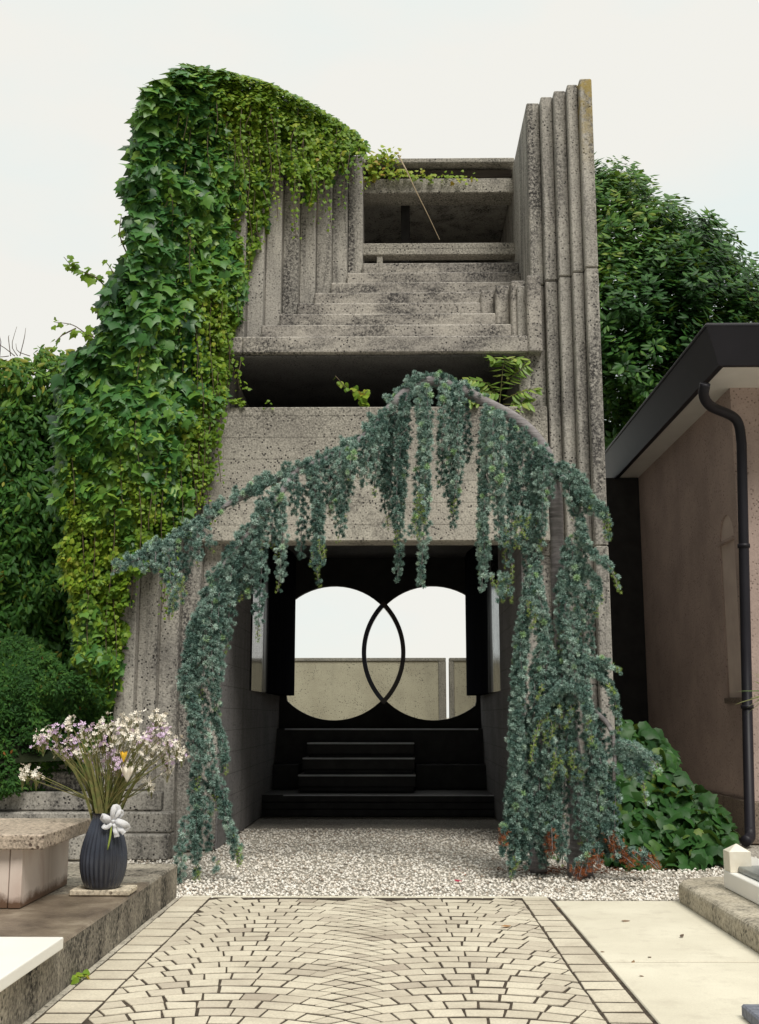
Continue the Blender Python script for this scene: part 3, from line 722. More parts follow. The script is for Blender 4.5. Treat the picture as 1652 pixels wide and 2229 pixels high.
# centres (px,py) of bunches traced from the bouquet, kind, spread
cl = [(95,1615,'l',14),(125,1590,'l',16),(150,1575,'w',14),(120,1625,'l',16),(160,1610,'l',18),(105,1595,'w',14),(145,1640,'l',16),(85,1605,'w',10),
 (185,1580,'l',14),(190,1600,'w',16),(215,1590,'w',20),(240,1575,'w',18),(245,1600,'w',22),(225,1620,'l',18),(205,1630,'w',18),(260,1620,'w',20),(240,1640,'l',16),
 (280,1590,'w',20),(285,1560,'w',14),(300,1565,'w',10),(290,1615,'w',18),(340,1558,'w',16),(352,1570,'w',14),(330,1590,'l',16),(345,1605,'l',16),(365,1595,'l',14),(370,1620,'w',16),(385,1625,'w',16),(355,1635,'w',18),(395,1640,'w',12),(330,1630,'w',18),(310,1645,'w',18),(300,1610,'w',16),(365,1650,'l',14),(365,1675,'w',14),
 (235,1670,'l',14),(250,1680,'l',14),(220,1685,'w',10),(255,1660,'l',14),(278,1655,'l',14),(300,1668,'w',12),(325,1700,'w',9),(330,1712,'w',7),(60,1675,'w',12),(80,1690,'w',11),(50,1690,'w',8),(175,1640,'w',12),(190,1655,'l',10),(320,1610,'l',14),(270,1580,'w',16)]
for (px, py, kd, sprd) in cl:
    Yc = vy+random.uniform(-.16,.16); c = P(px, py, Yc)
    b = MB(); b.cur = 0
    base = rim+np.array([random.uniform(-.06,.06), random.uniform(-.05,.05), -.12])
    mid = base*.45+c*.55+np.array([(base[0]-c[0])*.16, 0, .03])
    pth = smooth_path([base, rim*.75+base*.25+np.array([random.uniform(-.05,.05)+(c[0]-vx)*.09, (c[1]-vy)*.15, .05]), mid, c], 9)
    b.tube(pth, [.0045]*6+[.003,.0025,.0015], 5)
    rr = sprd*sc
    nf = int(6+sprd*.8)
    for _ in range(nf):
        q = c+rng.normal(size=3)*rr*np.array([.62,.55,.5])
        b.cur = 0; b.tube([c+np.array([0,0,-.05-random.random()*.04]), q], [.0014,.0008], 3, False)
        b.cur = 1 if (kd == 'l' and random.random() < .82) or random.random() < .05 else 2
        floret(b, q, random.uniform(.011,.019))
    b.build('flower_spray', [M['stem'], M['lilac'], M['white_petal']], bq)
# upright flat leaves and extra stems between rim and heads
for _ in range(46):
    b = MB(); ang_ = random.uniform(-1,1); Lh = random.uniform(.25,.5)
    tip = rim+np.array([ang_*.34*Lh/.42+random.uniform(-.03,.03), random.uniform(-.12,.12), Lh])
    base = rim+np.array([ang_*.05, random.uniform(-.05,.05), -.1]); mid = (base+tip)/2+np.array([-ang_*.03,0,.02])
    pth = smooth_path([base, mid, tip], 8); wd_ = random.uniform(.003,.009)
    for i in range(7):
        w0, w1 = wd_*(1-(i/7)**3), wd_*(1-((i+1)/7)**3)+.0005
        u = np.array([1,.3,0])
        b.add([pth[i]-u*w0, pth[i]+u*w0, pth[i+1]+u*w1, pth[i+1]-u*w1, pth[i]-u*w0+[0,.002,0], pth[i]+u*w0+[0,.002,0], pth[i+1]+u*w1+[0,.002,0], pth[i+1]-u*w1+[0,.002,0]], [(0,1,2,3),(7,6,5,4),(0,3,7,4),(1,5,6,2)])
    b.build('stem_blade', M['stem'], bq)
# yellow bud and white open flower
def petal_flower(px, py, r, mat, name, k=7, openn=.35):
    c = P(px, py, vy-.17); b = MB()
    for i in range(k):
        a0 = 2*math.pi*i/k
        def pf(ii, jj):
            u = ii/5; v_ = (jj-2)/2
            rad_ = r*(.25+openn*u*1.6)*math.sin(min(1,u*1.4+.1)*1.6); a = a0+v_*.55*math.sin(math.pi*min(1,(u*.9+.1)))
            return c+np.array([rad_*math.cos(a), rad_*math.sin(a)*.9, r*(-.9+2*u)])
        b.grid(6, 5, pf)
    o = b.build(name, mat, bq, smooth=True); sm = o.modifiers.new('solid','SOLIDIFY'); sm.thickness = .0015
    b = MB(); b.tube(smooth_path([c+np.array([0,0,-r*.8]), (c+rim)/2+np.array([0,.02,0]), rim+np.array([0.01,0,-.05])], 6), .004, 6); b.build('flower_stem', M['stem'], bq)
petal_flower(269,1648,.034,M['yellow'],'yellow_bud',6,.3); petal_flower(277,1686,.05,M['white_petal'],'white_flower',6,.42)
M['ribbon'] = simple('white_gauze', (.88,.88,.90,1), (.76,.77,.81,1), 90, .7, .2, .2, 150)
_t = M['ribbon'].node_tree; _tr = _t.nodes.new('ShaderNodeBsdfTransparent'); _mx = _t.nodes.new('ShaderNodeMixShader'); _mx.inputs[0].default_value = .25
_t.links.new(_t.nodes['Principled BSDF'].outputs[0], _mx.inputs[1]); _t.links.new(_tr.outputs[0], _mx.inputs[2]); _t.links.new(_mx.outputs[0], _t.nodes['Material Output'].inputs['Surface'])
kn = P(247,1788,vy-.115)
def strip(ctrl, wdt, name='ribbon_loop'):
    pth = smooth_path([kn+np.array(c)*sc*.72 for c in ctrl], 18); b = MB()
    def sf_(i, j):
        t_ = pth[min(i+1,17)]-pth[max(i-1,0)]; t_ = t_/np.linalg.norm(t_); side = np.cross(t_, np.array([.15,-1,.25])); side = side/max(np.linalg.norm(side),1e-6)
        w_ = wdt*sc*(.45+.55*math.sin(math.pi*min(1,max(0,i/17)))) if name == 'ribbon_loop' else wdt*sc*(.45+.55*min(1,i/8))
        return pth[i]+side*(j-1)*w_*.5+np.array([0,.004*math.sin(i*.8+j),0])
    b.grid(18, 3, sf_); o = b.build(name, M['ribbon'], bq, smooth=True); s_ = o.modifiers.new('solid','SOLIDIFY'); s_.thickness = .0015
strip([(0,0,0),(-12,-8,9),(-29,-8,14),(-26,3,5),(-10,3,-1),(0,0,0)], 13)
strip([(0,0,0),(-2,-8,16),(4,-8,40),(12,2,33),(9,3,14),(0,0,0)], 12)
strip([(0,0,0),(8,-6,14),(20,-6,28),(22,3,20),(10,3,8),(0,0,0)], 9)
strip([(0,0,0),(14,-9,2),(36,-9,-8),(38,3,-20),(18,3,-10),(0,0,0)], 14)
strip([(0,0,0),(6,-7,-12),(10,-8,-26),(13,-8,-42)], 11, 'ribbon_tail'); strip([(0,0,0),(-8,-6,-10),(-20,-6,-16),(-29,-6,-10)], 9, 'ribbon_tail'); strip([(0,0,0),(18,-8,-16),(34,-8,-32)], 10, 'ribbon_tail')
b = MB(); b.tube([kn+np.array([-.008,-.005,0]), kn+np.array([.008,-.008,.003])], .009, 10); b.build('ribbon_knot', M['ribbon'], bq, smooth=True)
ms_ = MB(); q0 = P(243,1795,vy-.12); ms_.tube(smooth_path([q0, P(240,1820,vy-.135), P(234,1850,vy-.142)], 8), [.004,.004,.006,.006,.006,.006,.005,.003], 6); ms_.build('hanging_stem', simple('lime_stem', (.25,.32,.06,1)), bq, smooth=True)

# ------------------------------------------------------------------ grave on the right
yk = float(G(1481,1966)[1]); zk = PZ(1916, yk, 1485); xkk = (float(G(1481,1966)[0])+float(G(1651,2089)[0]))/2
kb = MB(); kb.prism([(xkk,2.5),(6,2.5),(6,yk+.22),(xkk+.30,yk+.22),(xkk+.10,yk+.12),(xkk,yk-.06)], 0, zk)
tag(kb.build('concrete_kerb', M['kerbtop'], bevel=.035, seg=3), 'mossy rounded concrete kerb along the right edge of the pavement', 'kerb')
wt_ = thing('white_marble_grave', 'white marble grave with corner post and grey granite top', 'tomb', (0,0,0))
ywg = yk-.35; xg = PX(1576,1930,ywg); zgb = PZ(1893, ywg, 1576)
wt_.location = (xg, ywg, zk)
b = MB(); b.box(xg, 6, 3, ywg, zk+.001, zgb); b.build('grave_body', M['whitemarble'], wt_, bevel=.006)
b = MB(); b.box(xg+.06, 6, 3, ywg-.10, zgb+.001, zgb+.04); b.build('grave_top', simple('grey_granite', (.12,.135,.13,1), (.18,.195,.19,1), 60, .3, .5), wt_, bevel=.006)
pw = .15; zp = PZ(1852, ywg-.07, 1595)
b = MB(); b.box(xg+.004, xg+pw, ywg-pw, ywg-.002, zgb+.0005, zp)
b.add([(xg+.004,ywg-pw,zp),(xg+pw,ywg-pw,zp),(xg+pw,ywg-.002,zp),(xg+.004,ywg-.002,zp),(xg+pw/2,ywg-pw/2,zp+.05)], [(0,1,4),(1,2,4),(2,3,4),(3,0,4)])
b.build('corner_post', simple('cream_marble', (.72,.66,.54,1), (.82,.78,.68,1), 8, .45), wt_, bevel=.004)
b = MB(); z_ = zgb+.045
pth = [(xg+pw+.001+.05*i, ywg-.055, zgb+.10-.018*min(i,6)+.004*i) for i in range(24)]
for i in range(23):
    x0_, x1_ = pth[i][0], pth[i+1][0]; b.hexa([(x0_,ywg-.08,zgb+.002),(x1_,ywg-.08,zgb+.002),(x1_,ywg-.03,zgb+.002),(x0_,ywg-.03,zgb+.002)], [(x0_,ywg-.08,pth[i][2]),(x1_,ywg-.08,pth[i+1][2]),(x1_,ywg-.03,pth[i+1][2]),(x0_,ywg-.03,pth[i][2])])
b.build('curved_rail', M['whitemarble'], wt_)
sx = G(1632,2222); b = MB()
b.box(float(sx[0])-.035, float(sx[0])+.2, float(sx[1])-.25, float(sx[1]), .016, .07)
tag(b.build('stone_block', simple('blue_grey_stone', (.10,.11,.14,1), (.2,.21,.25,1), 40, .7, .4, .5), bevel=.008), 'small blue grey stone block in the bottom right corner', 'stone')
# ------------------------------------------------------------------ foliage templates
def mirror_leaf(half, zf=.18, zt=.15):
    """half outline (x>=0) from base to tip along -y; folded along the midrib"""
    vs_ = []; n = len(half)
    for x, y in half: vs_.append((x, y, -zf*abs(x)-zt*y*y))
    for x, y in half[1:-1]: vs_.append((-x, y, -zf*abs(x)-zt*y*y))
    L = lambda i: 0 if i == 0 else (n-1 if i == n-1 else n-1+i)
    mid = len(vs_); vs_.append((0, half[0][1]*.6+half[-1][1]*.4, -zt*.12))
    fs_ = []
    for i in range(n-1):
        fs_.append((mid, i+1, i)); fs_.append((mid, L(i), L(i+1)))
    return vs_, fs_
IVY = mirror_leaf([(0,0),(.2,.14),(.40,.10),(.56,-.12),(.50,-.22),(.58,-.48),(.34,-.52),(.22,-.66),(0,-1.05)], .22, .18)
HEART = mirror_leaf([(0,0),(.22,.12),(.46,-.02),(.50,-.3),(.3,-.66),(0,-1.0)], .25, .25)
LANCE = mirror_leaf([(0,0),(.16,-.25),(.2,-.5),(.12,-.78),(0,-1.0)], .5, .25)
SMALL = ([(0,0,0),(.22,-.4,.03),(0,-1,-.1),(-.22,-.4,.03)], [(0,2,1),(0,3,2)])
BROAD = mirror_leaf([(0,.05),(.25,.16),(.48,.04),(.50,-.16),(.60,-.36),(.42,-.60),(.24,-.72),(.12,-.92),(0,-1.08)], .28, .35)
DOWN = np.array([0,0,-1.0])
_r = np.random.default_rng(3); BROAD = ([(x, y, z+(.10*(_r.random()-.5) if abs(x) > .2 else 0)) for x, y, z in BROAD[0]], BROAD[1])
def orient(N, base_n, jit=.35, roll=.6, tipdir=None):
    n = norm(np.asarray(base_n, float)+rng.normal(size=(N,3))*jit)
    t_ = (DOWN if tipdir is None else np.asarray(tipdir))+rng.normal(size=(N,3))*roll
    return frames(n, t_)
def in_poly(pts, poly):
    x, y = pts[:,0], pts[:,1]; inside = np.zeros(len(pts), bool); n = len(poly); j = n-1
    for i in range(n):
        xi, yi = poly[i]; xj, yj = poly[j]
        c = ((yi > y) != (yj > y)) & (x < (xj-xi)*(y-yi)/(yj-yi+1e-9)+xi)
        inside ^= c; j = i
    return inside
def sample_poly(poly, N):
    poly = np.array(poly, float); lo, hi = poly.min(0), poly.max(0); out = np.zeros((0,2))
    while len(out) < N:
        c = lo+rng.random((N*2,2))*(hi-lo); out = np.vstack([out, c[in_poly(c, poly)]])
    return out[:N]
def Parr(px, py, Y):
    d = fw[None]+rt[None]*((px-826.0)/F)[:,None]+upv[None]*((1114.5-py)/F)[:,None]
    t_ = Y/d[:,1]; return np.stack([d[:,0]*t_, Y, H+d[:,2]*t_], -1)
def vnoise(x, y, s, seed=0):
    r = np.random.default_rng(seed); ph = r.random((6,3))*6.28; k = r.normal(size=(6,2))*s
    return sum(np.sin(k[i,0]*x+k[i,1]*y+ph[i,0]) for i in range(6))/6*1.4

# ------------------------------------------------------------------ ivy on the left tower
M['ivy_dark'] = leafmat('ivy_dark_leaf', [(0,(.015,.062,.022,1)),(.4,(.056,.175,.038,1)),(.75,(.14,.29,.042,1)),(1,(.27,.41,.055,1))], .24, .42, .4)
M['ivy_light'] = leafmat('ivy_young_leaf', [(0,(.055,.14,.018,1)),(.35,(.13,.25,.022,1)),(.7,(.23,.36,.03,1)),(.93,(.38,.45,.05,1)),(1,(.40,.25,.04,1))], .35, .5, .3)
M['vine'] = simple('brown_vine', (.10,.07,.045,1), (.16,.12,.08,1), 20, .8)
ivy_poly = [(318,205),(345,180),(380,155),(430,145),(480,150),(540,165),(600,185),(660,215),(720,250),(770,285),(798,318),(788,335),(760,330),(745,372),(735,345),(715,410),(700,365),(690,400),(675,450),(662,390),(650,375),(640,410),(622,365),(600,390),(590,350),(575,370),(580,450),(580,505),(555,540),(535,600),(520,640),(520,690),(503,740),(500,790),(490,850),(486,875),(462,890),(470,960),(460,1000),(445,1060),(432,1090),(400,1120),(362,1150),(345,1190),(310,1215),(275,1260),(262,1330),(275,1370),(262,1440),(245,1500),(235,1530),(210,1520),(190,1480),(160,1440),(170,1400),(150,1290),(130,1200),(150,1120),(115,1090),(138,1000),(125,940),(140,880),(132,820),(165,770),(225,730),(240,640),(288,560),(290,470),(282,400),(300,330),(305,250)]
def ivy_Y(px, py):
    X = (px-860)/F*11.9
    k = np.clip(np.floor((X-xl[0])/.187), 0, 12)
    base = YF+DY*k
    base = np.where(X < xl[0], YF+.05, base)
    thick = .16+.14*vnoise(px/100, py/100, 1.6, 3)+.16*np.clip((560-px)/350, 0, 1)*np.clip((1500-py)/500, 0, 1)
    thick += .12*np.clip((330-py)/150, 0, 1)+.10*vnoise(px/26, py/30, 1.2, 4)+.07*vnoise(px/12, py/14, 1.2, 6)
    return base-np.clip(thick, .03, .6)
ivy = thing('ivy_vine', 'thick green ivy covering the left tower of the concrete gatehouse', 'ivy', (-2.4, 10.95, 0))
def ivy_leaves(name, tmpl, poly, N, smin, smax, depth, vfun, mat, jit=.4, prob=None, up=.55):
    p = sample_poly(poly, N)
    if prob is not None: p = p[rng.random(len(p)) < prob(p[:,0], p[:,1])]
    n_ = len(p); Y = ivy_Y(p[:,0], p[:,1])+rng.random(n_)*depth-.02
    T = Parr(p[:,0], p[:,1], Y)
    bn = np.array([0,-1,up])[None]+np.stack([np.clip((300-p[:,0])/260,-.2,.7)*-1, np.zeros(n_), np.clip((300-p[:,1])/150,0,1.2)], -1)
    Mx = orient(n_, bn, jit, .45)
    S = smin+rng.random(n_)**1.5*(smax-smin)
    return scatter(name, tmpl, Mx, T, S, np.clip(vfun(p[:,0], p[:,1], n_), 0, 1), mat, ivy)
def young(x, y):
    """0 where old large leaves cover, 1 where fresh small growth does"""
    v = np.clip((x-400)/190, 0, 1)+np.clip((y-960)/330, 0, .8)+np.clip((x-470)/100, 0, 1)*np.clip((420-y)/200, 0, 1)
    v = v+.55*np.exp(-((x-452)/26.)**2)*np.clip((y-560)/150, 0, 1)+.5*np.exp(-((x-430)/60.)**2)*np.clip((y-830)/120, 0, 1)
    v = v+.5*np.exp(-((x-150)/20.)**2)*np.clip((y-820)/60, 0, 1)
    return np.clip(v+vnoise(x/26, y/110, 1.5, 9)*.55-.02, 0, 1)
def ivy_field(name, tmpl, N, smax, smin, depth, off, vb, mat, jit, lo, hi):
    p = sample_poly(ivy_poly, N); p = p+np.stack([vnoise(p[:,0]/14, p[:,1]/14, 1.5, 51), vnoise(p[:,0]/14, p[:,1]/14, 1.5, 52)], -1)*13*(p[:,:1] < 480); g_ = young(p[:,0], p[:,1])
    keep = (g_ >= lo) & (g_ <= hi+.0001); p, g_ = p[keep], g_[keep]
    # fewer big leaves, more small ones, for an even cover
    S = smax+(smin-smax)*g_; pk = rng.random(len(p)) < np.clip((smin/S)**2*2.2, 0, 1); p, g_, S = p[pk], g_[pk], S[pk]
    n_ = len(p); S = S*(.65+.6*rng.random(n_))
    Y = ivy_Y(p[:,0], p[:,1])+off+rng.random(n_)*depth
    T = Parr(p[:,0], p[:,1], Y)
    bn = np.array([0,-1,.6])[None]+np.stack([np.clip((300-p[:,0])/260,-.15,.7)*-1, np.zeros(n_), np.clip((300-p[:,1])/150,0,1.)], -1)
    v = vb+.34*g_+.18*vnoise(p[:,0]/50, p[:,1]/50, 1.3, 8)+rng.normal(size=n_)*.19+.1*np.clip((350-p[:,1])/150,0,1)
    return scatter(name, tmpl, orient(n_, bn, jit, .6), T, S, np.clip(v, 0, .93+.07*(rng.random(n_) < .05)), mat, ivy)
ivy_field('old_leaves', IVY, 46000, .145, .07, .22, -.10, .42, M['ivy_dark'], .52, 0, .62)
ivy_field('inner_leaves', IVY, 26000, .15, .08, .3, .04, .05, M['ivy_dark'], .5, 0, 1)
ivy_field('young_leaves', IVY, 30000, .10, .055, .10, -.07, .12, M['ivy_light'], .42, .36, 1)
ivy_field('tip_leaves', HEART, 9000, .07, .045, .08, -.10, .25, M['ivy_light'], .5, .55, 1)
# trailing strands of small leaves
def strand(px, py, L, sway, leafsz, dense, Yoff=-.06, taper=.5, lx=None):
    Yb = float(ivy_Y(np.array([px]), np.array([py]))[0])+Yoff
    n_ = max(4, int(L/dense)); s_ = np.linspace(0, 1, n_)
    x = px+sway*s_+4*np.sin(s_*5+random.random()*6); y = py+L*s_
    Y = np.full(n_, Yb)-.05*np.sin(s_*3)
    return Parr(x, y, Y), leafsz*(1-taper*s_)
LT, LS, LV, LM = [], [], [], []
vt = MB()
tops = sample_poly(ivy_poly, 260)
extra = [(745,330,45),(718,345,70),(692,350,65),(676,370,85),(640,350,62),(600,350,50),(785,320,25),(505,770,50),(470,800,170),(445,850,220),(430,900,200),(455,860,230),(420,950,180),(460,890,130),(400,960,180),(350,1000,200),(300,1020,220),(250,1030,260),(210,1050,260),(180,1000,300),(150,900,200),(230,1250,260),(250,1300,200),(215,1300,220),(190,1250,220),(370,1180,170),(378,1200,150),(362,1210,120),(520,780,70),(350,1150,110),(290,1180,140),(330,880,260),(270,850,250),(440,620,260),(460,600,260),(430,690,200),(480,560,200),(540,330,200),(520,300,180),(570,300,120),(600,260,110),(640,280,80),(590,330,110),(615,345,80),(655,350,75),(705,350,60),(560,470,60),(540,520,90),(525,600,90),(575,400,70),(590,360,60),(480,900,150),(440,1000,110),(690,290,60),(730,290,50)]
for i, (px, py) in enumerate([tuple(p) for p in tops]+[e[:2] for e in extra]):
    if i < len(tops) and random.random() > .12+(px-300)/500: continue
    L = extra[i-len(tops)][2] if i >= len(tops) else random.uniform(50,170)
    pts, sz = strand(px, py, L, random.uniform(-16,12), random.uniform(.042,.06), 6.4)
    vt.tube(pts, .0035, 4, False)
    n_ = len(pts); side = np.where(np.arange(n_) % 2 == 0, 1, -1)*.03*(.5+rng.random(n_))
    T = pts+np.stack([side, -.005-rng.random(n_)*.03, rng.normal(size=n_)*.012], -1)
    LT.append(T); LS.append(sz*(.75+rng.random(n_)*.5)); LV.append(np.clip(.36+random.uniform(-.2,.25)+rng.normal(size=n_)*.12+np.linspace(0,.15,n_), 0, .94))
    LM.append(orient(n_, np.stack([side*14, np.full(n_,-1.), np.full(n_,.5)], -1), .45, .55))
scatter('trailing_leaves', HEART, np.concatenate(LM), np.concatenate(LT), np.concatenate(LS), np.concatenate(LV), M['ivy_light'], ivy)
# free shoots at the left and on the lintel
LT, LS, LV, LM = [], [], [], []
for ctrl, sz, k in (([(250,650),(215,610),(190,600),(165,590),(148,572)], .12, 26), ([(260,640),(250,600),(235,578)], .10, 9), ([(240,740),(200,735),(165,715),(128,712)], .11, 16), ([(165,715),(140,735),(130,755)], .10, 5), ([(280,560),(265,520),(272,480)], .10, 9), ([(300,640),(270,650),(240,690),(215,690)], .1, 12)):
    pth = smooth_path([P(x, y, 10.9) for x, y in ctrl], k); pth[:,1] += np.linspace(0,-.15,k)
    vt.tube(pth, np.linspace(.009,.003,k), 5, False)
    LT.append(pth+rng.normal(size=(k,3))*.03); LS.append(sz*(.6+rng.random(k)*.5)*np.linspace(1,.6,k)); LV.append(.3+rng.random(k)*.4); LM.append(orient(k, [[-.2,-1,.6]]*k, .5, .7))
for ctrl, k, sz in (([(800,340),(840,345),(870,365)], 70, .07), ([(800,375),(860,378),(930,382),(1030,388)], 130, .065), ([(800,350),(815,370),(800,390)], 50, .07), ([(820,330),(850,338),(865,345)], 40, .065)):
    pth = smooth_path([P(x, y, 12.92) for x, y in ctrl], k); T = pth+rng.normal(size=(k,3))*np.array([.03,.03,.045])
    LT.append(T); LS.append(sz*(.5+rng.random(k)*.6)*np.linspace(1.1,.7,k)); LV.append(.6+rng.random(k)*.4); LM.append(orient(k, [[0,-1,.6]]*k, .45, .6))
for ctrl, k, sz in (([(500,875),(515,872),(530,880)], 26, .06), ([(575,882),(585,872),(592,884)], 6, .03), ([(512,790),(524,822),(540,850)], 14, .045)):
    pth = smooth_path([P(x, y, 11.35) for x, y in ctrl], k); LT.append(pth+rng.normal(size=(k,3))*.012); LS.append(sz*(.5+rng.random(k)*.6)); LV.append(.3+rng.random(k)*.4); LM.append(orient(k, [[0,-1,.8]]*k, .4, .6))
scatter('shoot_leaves', IVY, np.concatenate(LM), np.concatenate(LT), np.concatenate(LS), np.concatenate(LV), M['ivy_light'], ivy)
# left flank of the tower, seen from the side only
n_ = 1500; T = np.stack([np.full(n_, xl[0]-.02)-rng.random(n_)*.07, 11.4+rng.random(n_)*2.3, 2.2+rng.random(n_)*5.0], -1)
scatter('flank_leaves', IVY, orient(n_, [[-1,0,.5]]*n_, .35, .5), T, .08+rng.random(n_)*.07, .2+rng.random(n_)*.4, M['ivy_dark'], ivy)
vt.build('vine', M['vine'], ivy)

# ------------------------------------------------------------------ hedge and low creeper at the left
M['hedge'] = leafmat('hedge_leaf', [(0,(.016,.062,.011,1)),(.5,(.042,.135,.018,1)),(.85,(.14,.26,.028,1)),(1,(.30,.30,.05,1))], .25, .55, .25)
hedge = thing('tall_hedge', 'tall dark green leafy hedge left of the ivy covered tower', 'hedge', (-5, 12.9, 0))
def hz(px): return 772+14*np.sin(px/23.)+10*np.sin(px/9.+1)
N = 50000
px = -520+rng.random(N)*810; py = hz(px)+rng.random(N)**1.05*900
bul = .35*vnoise(px/45, py/45, 1.0, 21)+.15*vnoise(px/18, py/18, 1.0, 22)
Y = 12.75-bul*.8+rng.random(N)*.35+np.clip((hz(px)+30-py)/40,0,1)*.3
T = Parr(px, py, Y); T = T[(T[:,2] > .3)]; n_ = len(T)
pv_ = py[:n_]
Vh = np.clip(.38+rng.normal(size=n_)*.16+.38*(rng.random(n_) < .09)+np.clip((T[:,2]-4.6)*.35,0,.4), 0, 1)
scatter('hedge_leaves', LANCE, orient(n_, [[.1,-1,.5]]*n_, .45, .75, [[.3,-.2,-.7]]*n_), T, .07+rng.random(n_)*.07, Vh, M['hedge'], hedge)
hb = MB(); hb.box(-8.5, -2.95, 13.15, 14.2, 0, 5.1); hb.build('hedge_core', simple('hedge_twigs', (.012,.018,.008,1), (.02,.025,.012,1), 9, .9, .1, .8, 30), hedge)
# bare twigs over the hedge
tw = MB()
for k in range(7):
    a = P(random.uniform(-10,130), 775, 13); q = a+np.array([random.uniform(-.5,.1), 0, random.uniform(.15,.4)]); tw.tube(smooth_path([a, (a+q)/2+rng.normal(size=3)*.05, q], 6), [.006,.005,.005,.004,.003,.002], 4)
tw.build('bare_twig', M['vine'], hedge)
M['creeper'] = leafmat('creeper_leaf', [(0,(.014,.050,.012,1)),(.5,(.034,.105,.020,1)),(.9,(.085,.18,.030,1)),(1,(.3,.08,.03,1))], .25, .6, .15)
cre = thing('trailing_shrub', 'fine leaved dark shrub trailing over the low stepped wall', 'shrub', (-4, 10.7, .6))
cp_ = [(-120,1380),(0,1400),(40,1370),(90,1400),(120,1440),(160,1450),(215,1500),(235,1540),(228,1590),(215,1625),(190,1650),(185,1690),(165,1700),(150,1680),(120,1700),(90,1725),(60,1715),(20,1735),(-120,1740)]
p = sample_poly(cp_, 17000); p = p+np.stack([vnoise(p[:,0]/17,p[:,1]/17,1.4,61), vnoise(p[:,0]/17,p[:,1]/17,1.4,62)],-1)*16; Y = 10.78-.22*vnoise(p[:,0]/40,p[:,1]/40,1.0,31)-.16*vnoise(p[:,0]/16,p[:,1]/16,1.,32)+rng.random(len(p))**2*.4+np.clip((1500-p[:,1])/120,0,1)*.45
T = Parr(p[:,0],p[:,1],Y); n_ = len(T)
scatter('shrub_leaves', SMALL, orient(n_, [[.1,-1,.7]]*n_, .5, .9, [[.6,-.3,-.5]]*n_), T, .028+rng.random(n_)*.034, np.clip(.42+rng.normal(size=n_)*.18+.25*vnoise(p[:,0]/20,p[:,1]/20,1.,33),0,.98), M['creeper'], cre)
b = MB(); b.hexa([(-7,10.75,.7),(-3.0,10.75,.9),(-3.0,11.05,.9),(-7,11.05,.7)],[(-7,10.95,1.5),(-3.3,10.95,1.2),(-3.3,11.06,1.2),(-7,11.06,1.5)]); b.build('shrub_core', bpy.data.materials['hedge_twigs'], cre)

# ------------------------------------------------------------------ evergreen tree at the right
M['tree_leaf'] = leafmat('glossy_tree_leaf', [(0,(.009,.040,.010,1)),(.5,(.030,.105,.018,1)),(.85,(.085,.20,.026,1)),(1,(.20,.27,.04,1))], .2, .5, .25)
tree = thing('evergreen_tree', 'broad dark evergreen tree behind the right edge of the gatehouse', 'tree', (6.5, 21, 0))
b = MB(); b.tube(smooth_path([(6.3,21.2,0),(6.4,21.2,2.5),(6.2,21.3,5)],10), np.linspace(.3,.2,10), 12)
limbs = []
for k in range(16):
    a = random.uniform(0,6.28); q = np.array([6.2+2.6*math.cos(a)*random.uniform(.4,1), 21.2+2.2*math.sin(a)*random.uniform(.4,1), random.uniform(6,10.5)])
    b.tube(smooth_path([(6.2,21.3,random.uniform(3.5,5)), (np.array([6.2,21.3,5.5])+q)/2+rng.normal(size=3)*.3, q], 8), np.linspace(.12,.03,8), 7)
b.build('trunk', M['vine'], tree)
crown = [(x-(14 if x > 1400 else 0), y+20) for x, y in [(1305,372),(1340,362),(1372,385),(1400,408),(1430,440),(1470,462),(1510,478),(1550,505),(1590,535),(1615,570),(1640,600),(1652,640),(1700,700),(1760,760),(1800,830),(1700,1000),(1560,1000),(1480,960),(1340,970),(1300,960),(1240,800),(1230,560),(1260,420)]]
# branch-end sprays: clusters of leaves round short shoots, over the crown's rounded surface
nc = 1800; cpx = sample_poly(crown, nc); cx_, cy_ = cpx[:,0], cpx[:,1]
rx, ry_ = (cx_-1450)/340, (cy_-720)/360; rr_ = np.clip(rx**2+ry_**2, 0, 1)
Yc = 21.5-2.6*np.sqrt(1-rr_)*(.55+.45*rng.random(nc))-.7*vnoise(cx_/55,cy_/55,1.0,41)+rng.random(nc)**2*2.5
# ragged shoots standing off the silhouette
Lt, Ln, Ld, Lv, Lsz = [], [], [], [], []
for i in range(nc):
    c = P(cx_[i], cy_[i], Yc[i]); m = random.randint(20, 32)
    ax_ = norm(np.array([random.gauss(0,.5)+(cx_[i]-1450)/500, -.6+random.gauss(0,.4), .7+random.gauss(0,.4)]))
    s_ = rng.random(m)*.55; a = rng.random(m)*6.28
    u = norm(np.cross(ax_, [0.3,.2,.9])); v_ = np.cross(ax_, u)
    rad_ = u[None]*np.cos(a)[:,None]+v_[None]*np.sin(a)[:,None]
    Lt.append(c+ax_*s_[:,None]+rad_*.05); dirn = ax_[None]*.55+rad_*.9+np.array([0,0,-.15]); Ld.append(dirn)
    Ln.append(ax_[None]*1.0-rad_*.5+np.array([0,-.2,.5])); base = .45+.24*(random.random()-.5)+np.clip(.25*vnoise(cx_[i]/40,cy_[i]/40,1.,42),-.2,.25)
    Lv.append(np.clip(base+rng.normal(size=m)*.14+.18*(s_ > .42), 0, 1)); Lsz.append(.12+rng.random(m)*.11)
Lt, Ln, Ld = np.concatenate(Lt), np.concatenate(Ln), np.concatenate(Ld)
scatter('crown', LANCE, frames(Ln+rng.normal(size=Ln.shape)*.2, Ld), Lt, np.concatenate(Lsz), np.concatenate(Lv), M['tree_leaf'], tree)

